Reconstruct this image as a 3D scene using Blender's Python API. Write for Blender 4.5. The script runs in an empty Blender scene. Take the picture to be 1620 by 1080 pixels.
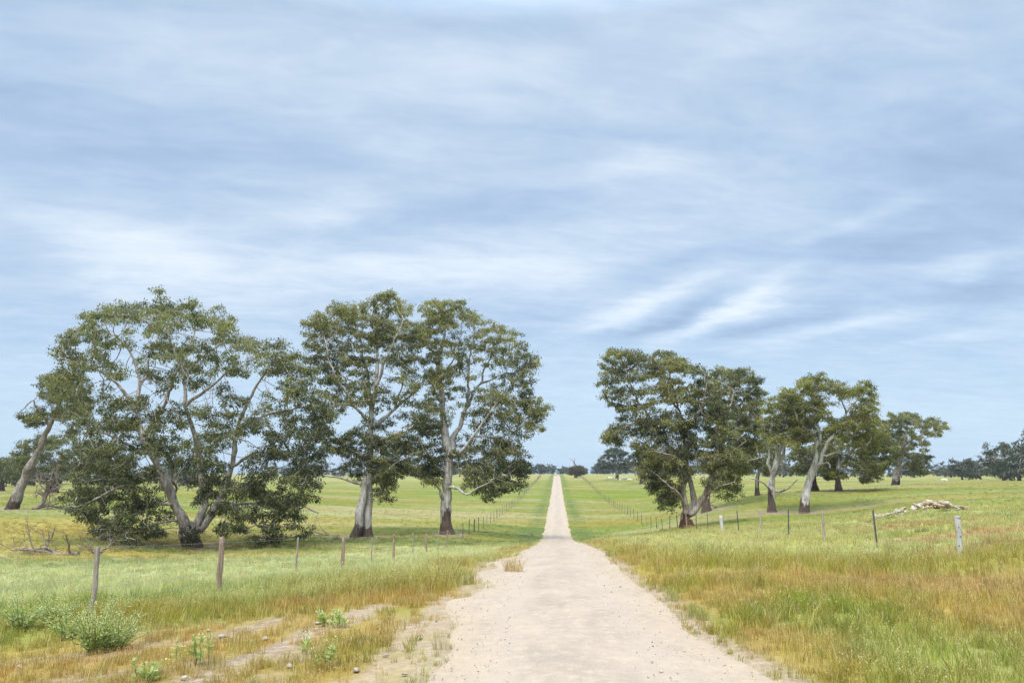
import bpy, bmesh, math, random
import numpy as np
from mathutils import Vector

PI = math.pi
scene = bpy.context.scene
COL = scene.collection
rng = np.random.default_rng(7)

# ------------------------------------------------------------------ camera model (28 mm lens, 1620 px wide frame)
FPX = 1260.0
PITCH = math.atan(210 / FPX)
YAW = math.radians(3.18)
CAMZ = 1.6
SP, CP = math.sin(PITCH), math.cos(PITCH)
RV = np.array([math.cos(YAW), math.sin(YAW), 0.0])
FV = np.array([-math.sin(YAW), math.cos(YAW), 0.0])

def P(px, py, D):
    """point seen at photo pixel (px, py), D metres ahead"""
    u, v = (px - 810) / FPX, (py - 540) / FPX
    d = CP + v * SP
    return FV * D + RV * (D * u / d) + np.array([0, 0, CAMZ + D * (SP - v * CP) / d])

# ------------------------------------------------------------------ numpy noise
def _h(ix, iy, s):
    ix = ix.astype(np.int64).astype(np.uint64); iy = iy.astype(np.int64).astype(np.uint64)
    n = ix * np.uint64(374761393) + iy * np.uint64(668265263) + np.uint64(s * 974634777 + 1013904223)
    n = (n ^ (n >> np.uint64(13))) * np.uint64(1274126177)
    n = n ^ (n >> np.uint64(16))
    return (n & np.uint64(0xFFFFFF)).astype(np.float64) / float(0xFFFFFF)

def vn(x, y, s=0):
    x = np.asarray(x, float); y = np.asarray(y, float)
    fx, fy = np.floor(x), np.floor(y)
    tx, ty = x - fx, y - fy
    tx = tx * tx * (3 - 2 * tx); ty = ty * ty * (3 - 2 * ty)
    a, b = _h(fx, fy, s), _h(fx + 1, fy, s)
    c, d = _h(fx, fy + 1, s), _h(fx + 1, fy + 1, s)
    return (a * (1 - tx) + b * tx) * (1 - ty) + (c * (1 - tx) + d * tx) * ty

def fbm(x, y, s=0, o=4):
    t = 0; a = 0.5; n = 0
    for k in range(o):
        t = t + a * vn(x, y, s + k); n += a
        x = np.asarray(x) * 2.03 + 5.1; y = np.asarray(y) * 2.03 + 1.7; a *= 0.5
    return t / n

def sstep(a, b, x):
    t = np.clip((np.asarray(x, float) - a) / (b - a), 0, 1)
    return t * t * (3 - 2 * t)

# ------------------------------------------------------------------ terrain: thin plate spline through surveyed spots
ctrl = []
def cp(px, py, D): ctrl.append(P(px, py, D))
def cw(x, y, zc): ctrl.append(np.array([x, y, CAMZ + zc]))
for y, zc in ((-12, -1.5), (0, -1.6), (6.5, -1.6), (12, -1.75), (17.6, -2.0), (28, -2.6), (40, -3.4), (55, -4.55), (68, -5.4), (80, -5.8), (98, -5.65), (120, -5.5),
              (141, -5.3), (207, -4.0), (280, -2.5), (350, -1.3), (500, -0.1), (800, 0.3), (1600, 0.0), (4000, 0.0)):
    cw(0, y, zc)
for x in (-2400, 2400): cw(x, 1600, 0); cw(x * 2, 4000, 0)
for x in (-700, -300, 300, 700): cw(x, 700, 0.2)
# left verge, fence line and paddock
for y, zc in ((0, -1.9), (6, -1.95), (12, -2.2), (17, -2.5), (27, -3.25), (35, -3.7), (44, -4.25), (55, -4.8)): cw(-7.2, y, zc)
for y, zc in ((6, -1.7), (12, -1.9), (20, -2.25)): cw(-3, y, zc)
cw(-14, 14, -2.7); cw(-12, 5, -2.2); cw(-25, 5, -2.6); cw(-20, 25, -3.5); cw(-16, 36, -4.0); cw(-40, 20, -3.6)
cp(305, 866, 55); cp(50, 880, 44); cp(150, 858, 52); cp(577, 848, 64); cp(708, 843, 66); cp(450, 852, 60)
cp(20, 805, 78); cp(82, 779, 118); cp(0, 772, 210); cp(220, 768, 230); cp(200, 800, 88); cp(60, 826, 64)
cp(600, 800, 120); cp(520, 775, 190); cp(600, 762, 300); cp(760, 757, 330); cp(400, 766, 250)
# right verge, fence line and paddock
for y, zc in ((0, -1.55), (8, -1.62), (14, -1.75), (20.6, -2.08), (30, -2.4), (39, -2.8), (48.5, -3.35), (63, -4.0), (78, -5.1), (91, -5.75)): cw(10, y, zc)
for y, zc in ((6, -1.58), (15, -1.82), (28, -2.4), (42, -3.3)): cw(4.5, y, zc)
cp(1222, 809, 75); cp(1273, 811, 75); cp(1450, 812, 45); cp(1600, 862, 19); cp(1600, 812, 40); cp(1418, 767, 130)
cp(1328, 777, 100); cp(1200, 782, 98); cp(1600, 758, 280); cp(1450, 759, 270); cp(1250, 759, 290); cp(1060, 800, 140)
cp(1000, 756, 300); cp(1010, 775, 215); cp(1118, 806, 88); cp(1590, 785, 70)
cw(20, 5, -1.7); cw(30, 15, -1.8)
ctrl = np.array(ctrl)

def warp(x, y):
    y = np.maximum(y, -16.0)
    return np.stack([np.asarray(x) / (y + 20.0) * 2.2, np.log(y + 20.0)], -1)
_cw = warp(ctrl[:, 0], ctrl[:, 1])
def _U(d2): return np.where(d2 > 1e-12, 0.5 * d2 * np.log(np.maximum(d2, 1e-12)), 0)
def _fit():
    n = len(ctrl)
    d2 = ((_cw[:, None] - _cw[None]) ** 2).sum(-1)
    K = _U(d2) + np.eye(n) * 0.004
    Pm = np.hstack([np.ones((n, 1)), _cw])
    A = np.zeros((n + 3, n + 3)); A[:n, :n] = K; A[:n, n:] = Pm; A[n:, :n] = Pm.T
    b = np.zeros(n + 3); b[:n] = ctrl[:, 2]
    return np.linalg.solve(A, b)
_w = _fit()
def tz(x, y):
    x = np.atleast_1d(np.asarray(x, float)); y = np.atleast_1d(np.asarray(y, float))
    sh = x.shape; x = x.ravel(); y = y.ravel(); out = np.empty(x.shape)
    for i in range(0, len(x), 20000):
        q = warp(x[i:i + 20000], y[i:i + 20000])
        d2 = ((q[:, None] - _cw[None]) ** 2).sum(-1)
        out[i:i + 20000] = _U(d2) @ _w[:-3] + _w[-3] + q @ _w[-2:]
    und = (fbm(x / 3.1, y / 3.1, 31, 2) - .5) * 0.16 * np.clip((np.abs(x) - 1.6) / 2, 0, 1)
    return (out + und).reshape(sh)
def tz1(x, y): return float(tz(x, y)[0])

def G(px, py, lo=4.0, hi=900.0):
    """first ground spot hit by the ray through a photo pixel"""
    D = np.geomspace(lo, hi, 900)
    pts = np.array([P(px, py, d) for d in (1.0,)])[0]
    dirv = pts - np.array([0, 0, CAMZ])
    X, Y, Z = dirv[0] * D, dirv[1] * D, CAMZ + dirv[2] * D
    below = np.nonzero(Z < tz(X, Y))[0]
    i = below[0] if len(below) else len(D) - 1
    return np.array([X[i], Y[i], tz1(X[i], Y[i])]), D[i]

# ------------------------------------------------------------------ mesh helpers
def build(name, V, F4=None, F3=None, mat=None, parent=None, smooth=True, attrs=None, link=True):
    me = bpy.data.meshes.new(name)
    V = np.asarray(V, np.float32).reshape(-1, 3)
    loops = []; starts = []; tot = 0
    if F4 is not None and len(F4):
        F4 = np.asarray(F4, np.int32).reshape(-1, 4); loops.append(F4.ravel()); starts.append(np.arange(len(F4)) * 4); tot = len(F4) * 4
    if F3 is not None and len(F3):
        F3 = np.asarray(F3, np.int32).reshape(-1, 3); loops.append(F3.ravel()); starts.append(tot + np.arange(len(F3)) * 3)
    loops = np.concatenate(loops).astype(np.int32); starts = np.concatenate(starts).astype(np.int32)
    me.vertices.add(len(V)); me.vertices.foreach_set('co', V.ravel())
    me.loops.add(len(loops)); me.loops.foreach_set('vertex_index', loops)
    me.polygons.add(len(starts)); me.polygons.foreach_set('loop_start', starts)
    me.update(calc_edges=True)
    if smooth: me.polygons.foreach_set('use_smooth', np.ones(len(starts), bool))
    for k, a in (attrs or {}).items():
        a = np.asarray(a, np.float32)
        if a.ndim == 2:
            if a.shape[1] == 3: a = np.hstack([a, np.ones((len(a), 1), np.float32)])
            at = me.attributes.new(k, 'FLOAT_COLOR', 'POINT'); at.data.foreach_set('color', a.ravel())
        else:
            at = me.attributes.new(k, 'FLOAT', 'POINT'); at.data.foreach_set('value', a)
    if mat: me.materials.append(mat)
    me.validate()
    o = bpy.data.objects.new(name, me)
    if link: COL.objects.link(o)
    if parent: o.parent = parent
    return o

def tag(o, label=None, cat=None, group=None, kind=None):
    if label: o['label'] = label
    if cat: o['category'] = cat
    if group: o['group'] = group
    if kind: o['kind'] = kind
    return o

def empty(name, loc, rz=0.0):
    o = bpy.data.objects.new(name, None); COL.objects.link(o)
    o.location = [float(c) for c in loc]; o.rotation_euler = (0, 0, rz); o.empty_display_size = 0.2
    return o

def copy_tree(o, loc, rz, sc=1.0, label=None):
    c = o.copy(); COL.objects.link(c); c.location = [float(q) for q in loc]; c.rotation_euler = (0, 0, rz)
    c.scale = (sc, sc, sc) if not isinstance(sc, tuple) else sc
    if label: c['label'] = label
    for ch in list(o.children):
        d = ch.copy(); COL.objects.link(d); d.parent = c
    return c

class TB:
    """collects tubes, blobs into one mesh"""
    def __init__(s): s.V = []; s.F = []; s.n = 0; s.A = []
    def tube(s, pts, rad, k=8, cap=True, a=0.0):
        pts = np.asarray(pts, float); m = len(pts); rad = np.broadcast_to(np.asarray(rad, float), (m,))
        t = np.gradient(pts, axis=0); t /= np.linalg.norm(t, axis=1, keepdims=True) + 1e-9
        ref = np.array([1, .13, .07]) if abs(t[:, 0]).mean() < .75 else np.array([0.05, .1, 1.0])
        u = np.cross(t, ref); u /= np.linalg.norm(u, axis=1, keepdims=True); w = np.cross(t, u)
        an = np.arange(k) / k * 2 * PI
        R = pts[:, None] + rad[:, None, None] * (u[:, None] * np.cos(an)[None, :, None] + w[:, None] * np.sin(an)[None, :, None])
        base = s.n; s.V.append(R.reshape(-1, 3)); s.A.append(np.full(m * k, a))
        i = np.arange(m - 1)[:, None] * k; j = np.arange(k)[None]; j2 = (j + 1) % k
        s.F.append((base + np.stack([i + j, i + j2, i + k + j2, i + k + j], -1)).reshape(-1, 4)); s.n += m * k
        if cap:
            for e in (0, m - 1):
                c = s.n; ring = R[e]; s.V.append(np.vstack([pts[e][None], ring])); s.A.append(np.full(k + 1, a)); s.n += k + 1
                j = np.arange(k)
                q = np.stack([np.full(k, c), c + 1 + j, c + 1 + (j + 1) % k, np.full(k, c)], -1)
                s.T = getattr(s, 'T', []); s.T.append(q[:, :3])
    def out(s, name, mat, parent=None, smooth=True, attr=None):
        T = np.vstack(s.T) if getattr(s, 'T', None) else None
        at = {attr: np.concatenate(s.A)} if attr else None
        return build(name, np.vstack(s.V), np.vstack(s.F), T, mat, parent, smooth, at)

# ------------------------------------------------------------------ materials
def M(name):
    m = bpy.data.materials.new(name); m.use_nodes = True
    nt = m.node_tree; nt.nodes.clear()
    return m, nt
class N:
    def __init__(s, nt): s.nt = nt
    def __call__(s, t, ins=None, **kw):
        n = s.nt.nodes.new(t)
        for k, v in kw.items(): setattr(n, k, v)
        for k, v in (ins or {}).items():
            sk = n.inputs[k]
            if isinstance(v, bpy.types.NodeSocket): s.nt.links.new(v, sk)
            else: sk.default_value = v
        return n
    def math(s, op, a, b=0.0, clamp=False):
        n = s('ShaderNodeMath', {0: a, 1: b}, operation=op, use_clamp=clamp); return n.outputs[0]
    def mix(s, f, a, b, mode='MIX'):
        n = s('ShaderNodeMix', data_type='RGBA', blend_type=mode)
        for k, v in ((0, f), (6, a), (7, b)):
            if isinstance(v, bpy.types.NodeSocket): s.nt.links.new(v, n.inputs[k])
            else: n.inputs[k].default_value = v if k == 0 or len(v) == 4 else (*v, 1)
        return n.outputs[2]
    def ramp(s, f, stops, interp='LINEAR'):
        n = s('ShaderNodeValToRGB', {0: f}); cr = n.color_ramp; cr.interpolation = interp
        while len(cr.elements) < len(stops): cr.elements.new(0.5)
        for e, (p, c) in zip(cr.elements, stops):
            e.position = p; e.color = (c, c, c, 1) if not hasattr(c, '__len__') else (*c, 1)
        return n.outputs[0]
    def noise(s, vec, scale, detail=4, rough=.55, dist=0.0):
        return s('ShaderNodeTexNoise', {'Vector': vec, 'Scale': scale, 'Detail': detail, 'Roughness': rough, 'Distortion': dist}).outputs[0]
    def mapping(s, vec, scale=(1, 1, 1), loc=(0, 0, 0), rot=(0, 0, 0)):
        return s('ShaderNodeMapping', {'Vector': vec, 'Scale': scale, 'Location': loc, 'Rotation': rot}).outputs[0]
    def surf(s, col, rough=.8, bump=None, bstr=.4, bdist=.02, spec=.3, extra=None):
        b = s('ShaderNodeBsdfPrincipled', {'Base Color': col, 'Roughness': rough, 'Specular IOR Level': spec})
        if bump is not None:
            bn = s('ShaderNodeBump', {'Height': bump, 'Strength': bstr, 'Distance': bdist}); s.nt.links.new(bn.outputs[0], b.inputs['Normal'])
        sh = b.outputs[0]
        if extra is not None:
            sh = s('ShaderNodeMixShader', {0: extra[0], 1: sh, 2: extra[1]}).outputs[0]
        s.nt.links.new(sh, s('ShaderNodeOutputMaterial').inputs[0])
        return b

def mat_ground():
    m, nt = M('pasture'); n = N(nt)
    pos = n('ShaderNodeNewGeometry').outputs['Position']
    c = n('ShaderNodeAttribute', attribute_name='col').outputs['Color']
    n1 = n.noise(pos, 9, 5, .7); n2 = n.noise(n.mapping(pos, (.25, .9, 1)), .5, 4, .6)
    n3 = n.noise(pos, 45, 3, .6)
    f = n.math('ADD', n.math('MULTIPLY', n1, .6), n.math('MULTIPLY', n2, .5))
    c1 = n.mix(1.0, c, n.ramp(f, ((.3, .70), (.75, 1.28))), 'MULTIPLY')
    st = n.noise(n.mapping(pos, (.12, .8, 1)), .22, 5, .6)
    c1 = n.mix(n.ramp(st, ((.5, 0), (.68, .35))), c1, (.30, .31, .15))
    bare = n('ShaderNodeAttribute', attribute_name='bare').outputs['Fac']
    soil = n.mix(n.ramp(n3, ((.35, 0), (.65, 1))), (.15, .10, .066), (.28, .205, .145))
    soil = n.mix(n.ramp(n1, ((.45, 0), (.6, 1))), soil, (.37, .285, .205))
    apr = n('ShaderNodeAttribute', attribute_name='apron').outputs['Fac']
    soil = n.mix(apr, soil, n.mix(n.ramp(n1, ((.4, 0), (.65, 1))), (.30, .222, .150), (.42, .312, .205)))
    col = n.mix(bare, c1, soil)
    n.surf(col, .95, n.math('ADD', n1, n3), .5, .05, .1)
    return m

def mat_road():
    m, nt = M('limestone_gravel'); n = N(nt)
    pos = n('ShaderNodeNewGeometry').outputs['Position']
    big = n.noise(n.mapping(pos, (1, .45, 1)), 1.7, 6, .65)
    mid = n.noise(pos, 7, 5, .65); fine = n.noise(pos, 60, 4, .7)
    vor = n('ShaderNodeTexVoronoi', {'Vector': pos, 'Scale': 38.0, 'Randomness': 1.0}).outputs['Distance']
    a = n.mix(n.ramp(big, ((.35, 0), (.65, 1))), (.285, .226, .170), (.385, .300, .218))
    a = n.mix(n.ramp(mid, ((.48, 0), (.72, .75))), a, (.47, .365, .255))
    a = n.mix(n.ramp(fine, ((.53, 0), (.72, .7))), a, (.20, .16, .125))
    a = n.mix(n.ramp(vor, ((.0, .55), (.22, 0))), a, (.50, .40, .29))
    rut = n('ShaderNodeAttribute', attribute_name='rut').outputs['Fac']
    a = n.mix(n.math('MULTIPLY', rut, .65), a, n.mix(n.ramp(fine, ((.4, 0), (.7, 1))), (.36, .282, .207), (.44, .348, .255)))
    edge = n('ShaderNodeAttribute', attribute_name='edge').outputs['Fac']
    e2 = n.ramp(n.math('ADD', edge, n.math('MULTIPLY', n.math('SUBTRACT', mid, .5), .9)), ((.55, 0), (.85, 1)))
    a = n.mix(n.math('MULTIPLY', e2, .55), a, (.40, .298, .195))
    h = n.math('ADD', n.math('MULTIPLY', mid, .25), n.math('ADD', n.math('MULTIPLY', fine, .3), n.math('MULTIPLY', n.math('SUBTRACT', 1, vor), .3)))
    n.surf(a, .9, h, .55, .03, .2)
    return m

def mat_leaf(name, a, b, c):
    """leaf colour mixed from a (old), b (usual), c (new growth) by the per-spray value; some crowns tinted lighter upward as painted sunlight"""
    m, nt = M(name); n = N(nt)
    t = n('ShaderNodeAttribute', attribute_name='tint').outputs['Fac']
    col = n.ramp(t, ((0, a), (.5, b), (1, c)))
    tr = n('ShaderNodeBsdfTranslucent', {'Color': n.mix(1.0, col, (1.2, 1.35, .6), 'MULTIPLY')}).outputs[0]
    n.surf(col, .6, None, spec=.16, extra=(.38, tr))
    return m

def mat_bark(name, pale, mid, dark):
    m, nt = M(name); n = N(nt)
    pos = n('ShaderNodeTexCoord').outputs['Object']
    dk = n('ShaderNodeAttribute', attribute_name='dark').outputs['Fac']
    p1 = n.noise(n.mapping(pos, (1.9, 1.9, .6)), 1.5, 6, .62, .8)
    st = n.noise(n.mapping(pos, (9, 9, .8)), 1.2, 5, .65, .3)
    col = n.mix(n.ramp(p1, ((.42, 0), (.58, 1))), pale, mid)
    col = n.mix(n.ramp(st, ((.46, 0), (.7, .9))), col, tuple(x * .42 for x in mid))
    pt = n.noise(n.mapping(pos, (2.6, 2.6, 1.1)), 1.3, 4, .6, 1.2)
    col = n.mix(n.ramp(pt, ((.58, 0), (.62, .55))), col, tuple(x * .75 for x in dark))
    p2 = n.noise(n.mapping(pos, (3.2, 3.2, .7)), 1.6, 5, .65, .4)
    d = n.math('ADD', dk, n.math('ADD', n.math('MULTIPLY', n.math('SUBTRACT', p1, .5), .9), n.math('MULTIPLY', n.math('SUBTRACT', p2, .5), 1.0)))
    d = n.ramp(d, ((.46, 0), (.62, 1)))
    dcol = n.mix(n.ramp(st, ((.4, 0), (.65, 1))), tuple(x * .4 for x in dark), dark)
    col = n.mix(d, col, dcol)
    n.surf(col, .8, n.math('ADD', st, n.math('MULTIPLY', p1, .5)), .9, .08, .25)
    return m

def mat_wood(name, a, b, k=1.0):
    m, nt = M(name); n = N(nt)
    pos = n('ShaderNodeTexCoord').outputs['Object']
    st = n.noise(n.mapping(pos, (30 * k, 30 * k, 2.2 * k)), 1.3, 5, .65, .2)
    p = n.noise(pos, 3.5 * k, 4, .6)
    col = n.mix(n.ramp(st, ((.35, 0), (.65, 1))), a, b)
    col = n.mix(n.ramp(p, ((.5, 0), (.75, .6))), col, tuple(x * .5 for x in a))
    n.surf(col, .85, st, .8, .015, .2)
    return m

def mat_plain(name, col, var=.3, rough=.7, scale=6, metallic=0.0):
    m, nt = M(name); n = N(nt)
    pos = n('ShaderNodeTexCoord').outputs['Object']
    f = n.noise(pos, scale, 5, .6)
    c = n.mix(n.ramp(f, ((.35, 0), (.7, 1))), tuple(x * (1 - var) for x in col), tuple(min(1, x * (1 + var)) for x in col))
    b = n.surf(c, rough, f, .4, .02, .3); b.inputs['Metallic'].default_value = metallic
    return m

def mat_grass():
    m, nt = M('grass_blades'); n = N(nt)
    ic = n('ShaderNodeAttribute', attribute_name='icol', attribute_type='INSTANCER').outputs['Color']
    hd = n('ShaderNodeAttribute', attribute_name='head').outputs['Fac']
    tn = n('ShaderNodeAttribute', attribute_name='tint').outputs['Fac']
    col = n.mix(1.0, ic, n.ramp(tn, ((0, .62), (1, 1.38))), 'MULTIPLY')
    col = n.mix(n.ramp(tn, ((.86, 0), (.93, .6))), col, (.56, .48, .27))
    col = n.mix(n.math('MULTIPLY', hd, .55), col, n.mix(.5, col, (.62, .57, .38)))
    tr = n('ShaderNodeBsdfTranslucent', {'Color': n.mix(1.0, col, (1.15, 1.2, .8), 'MULTIPLY')}).outputs[0]
    n.surf(col, .6, None, spec=.25, extra=(.3, tr))
    return m

LEAF = mat_leaf('gum_leaves', (.050, .058, .027), (.138, .145, .060), (.315, .288, .108))
LEAF_DARK = mat_leaf('dark_gum_leaves', (.042, .051, .027), (.114, .124, .056), (.275, .262, .102))
LEAF_LIME = mat_leaf('fresh_gum_leaves', (.074, .077, .024), (.172, .170, .050), (.360, .330, .085))
LEAF_FAR = mat_leaf('far_gum_leaves', (.042, .056, .038), (.066, .080, .050), (.100, .112, .062))
BARK = mat_bark('gum_bark', (.58, .545, .50), (.37, .33, .29), (.150, .105, .078))
BARK_BROWN = mat_bark('mottled_bark', (.50, .45, .39), (.29, .24, .19), (.10, .070, .055))
BARK_RED = mat_bark('rufous_bark', (.44, .40, .36), (.25, .18, .13), (.16, .075, .045))
DEADWOOD = mat_wood('dead_timber', (.16, .125, .10), (.30, .25, .21), .25)
DEADPALE = mat_wood('bleached_timber', (.34, .31, .28), (.55, .51, .46), .25)
POSTWOOD = mat_wood('weathered_post_timber', (.20, .16, .125), (.40, .34, .28))
POSTRED = mat_wood('brown_post_timber', (.16, .095, .065), (.38, .29, .22))
POSTWHITE = mat_wood('bleached_post_timber', (.36, .335, .31), (.56, .535, .50))
STEEL = mat_plain('dark_steel', (.075, .065, .06), .4, .6, 12, .4)
WIRE = mat_plain('galvanised_wire', (.34, .34, .34), .2, .45, 4, .6)
ROCK = mat_plain('limestone', (.44, .39, .31), .3, .9, 3)
ROCK_TAN = mat_plain('tan_limestone', (.34, .25, .15), .35, .9, 3)
WOOL = mat_plain('wool', (.66, .62, .54), .1, .95, 9)
GRASS = mat_grass()

# ------------------------------------------------------------------ ground colours
C = dict(green=(.215, .260, .032), mid=(.21, .22, .045), pale=(.43, .395, .135), palegrey=(.46, .465, .220), gold=(.40, .315, .080), olive=(.325, .265, .045),
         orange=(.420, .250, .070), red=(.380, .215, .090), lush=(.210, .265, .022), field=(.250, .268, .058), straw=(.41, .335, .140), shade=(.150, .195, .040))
C = {k: np.array(v) for k, v in C.items()}
def blend(c, k, f): f = np.clip(f, 0, 1)[:, None]; return c * (1 - f) + C[k] * f
def bump2(x, y, cx, cy, rx, ry): return np.exp(-(((x - cx) / rx) ** 2 + ((y - cy) / ry) ** 2))

PATCH = []   # px, py, half-width and half-depth in metres, colour, strength
for px, py, rx, ry, k, s in (
    (1320, 962, 1.1, .9, 'lush', .75), (1400, 1045, 1.2, .6, 'lush', .6), (1180, 985, .6, .8, 'green', .5), (1240, 900, 2.0, 1.2, 'green', .4), (1600, 985, 1.4, 1.6, 'orange', .5), (1160, 945, .6, 1.2, 'orange', .5), (1245, 1030, .5, 1.2, 'orange', .7),
    (1450, 925, 4.0, 2.0, 'orange', .45), (1570, 930, 2.2, 2.0, 'red', .55), (1300, 900, 3, 2.0, 'olive', .7), (1480, 880, 2.6, 1.2, 'green', .35), (1420, 848, 2.2, 1.4, 'lush', .5),
    (1540, 1040, 1.6, 1.2, 'pale', .35), (1560, 845, 3.5, 2.0, 'red', .9), (1420, 832, 4.0, 1.8, 'red', .7), (1320, 832, 2.0, 2.0, 'straw', .6), (1600, 862, 3, 1.4, 'red', .7),
    (1080, 780, 30, 16, 'lush', .7), (820, 785, 14, 10, 'lush', .7), (960, 787, 12, 9, 'lush', .9), (930, 772, 12, 10, 'olive', .8), (960, 830, 6, 5, 'olive', .5),
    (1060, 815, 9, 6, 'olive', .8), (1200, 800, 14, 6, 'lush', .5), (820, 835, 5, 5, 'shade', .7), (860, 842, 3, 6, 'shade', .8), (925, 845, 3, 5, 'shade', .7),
    (60, 858, 20, 9, 'gold', 1.0), (240, 848, 18, 9, 'gold', .95), (470, 825, 16, 9, 'gold', .6), (650, 812, 18, 12, 'straw', .8), (720, 822, 12, 6, 'gold', .45), (520, 832, 9, 5, 'gold', .5),
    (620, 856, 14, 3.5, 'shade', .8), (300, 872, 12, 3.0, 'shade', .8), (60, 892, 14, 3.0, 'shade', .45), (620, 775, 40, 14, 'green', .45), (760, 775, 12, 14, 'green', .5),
    (60, 965, 2.8, 1.6, 'green', .9), (260, 955, 2.6, 1.3, 'green', .6), (420, 925, 2.4, 1.6, 'green', .7), (560, 925, 2.4, 1.6, 'olive', .6), (150, 985, 2.0, .8, 'olive', .8),
    (640, 930, 1.2, 1.5, 'olive', .7), (560, 895, 4, 2.0, 'mid', .35), (420, 1000, 2.6, 1.0, 'orange', .7), (560, 950, 1.8, .9, 'orange', .55), (480, 960, 1.6, .7, 'orange', .5)):
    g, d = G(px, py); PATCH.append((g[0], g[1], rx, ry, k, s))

def road_edges(y):
    y = np.asarray(y, float)
    l = -1.42 + .38 * np.exp(-((y - 6.0) / 3.2) ** 2)
    r = 1.40 + .33 * np.exp(-((y - 6.0) / 3.5) ** 2)
    amp = np.where(y < 60, .26, .32)
    l = l - (fbm(y / 1.3, y * 0 + .3, 71, 4) - .5) * 2 * amp - sstep(.62, .75, vn(y / 1.7, y * 0, 74)) * .35 * (y < 24)
    r = r + (fbm(y / 1.6, y * 0 + .7, 72, 4) - .5) * 1.6 * amp
    return l, r

BARE = []   # bare ground strokes: from px, to px, radius in metres, strength
for a, b, r, s in (((300, 1085), (600, 958), .22, .95), ((0, 1052), (330, 1012), .34, .75), ((330, 1012), (420, 985), .28, .7), ((100, 1080), (330, 1050), .35, .55),
                   ((610, 1085), (670, 985), .32, .9), ((650, 1010), (745, 930), .26, .9), ((715, 945), (800, 905), .22, .9), ((560, 1085), (700, 1040), .32, .8), ((1340, 838), (1370, 836), .5, .6),
                   ((740, 905), (760, 899), .2, .9), ((585, 914), (600, 912), .15, .8)):
    g1, _ = G(*a); g2, _ = G(*b); BARE.append((g1[:2], g2[:2], r, s))
def bare_mask(x, y):
    m = np.zeros_like(x)
    nz = fbm(x / .5, y / .5, 41, 4)
    for a, b, r, s in BARE:
        ab = b - a; t = np.clip(((x - a[0]) * ab[0] + (y - a[1]) * ab[1]) / (ab @ ab), 0, 1)
        d = np.hypot(x - a[0] - t * ab[0], y - a[1] - t * ab[1])
        m = np.maximum(m, s * sstep(1.25, .75, d / r + (nz - .5) * 1.6))
    scat = sstep(.60, .70, nz) * np.exp(-((y - 8.2) / 2.2) ** 2) * sstep(-1, -2, x) * sstep(-7, -5, x)
    return np.maximum(m * (.55 + .45 * sstep(.40, .52, fbm(x / .22, y / .22, 43, 3))), scat * .7)

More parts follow.
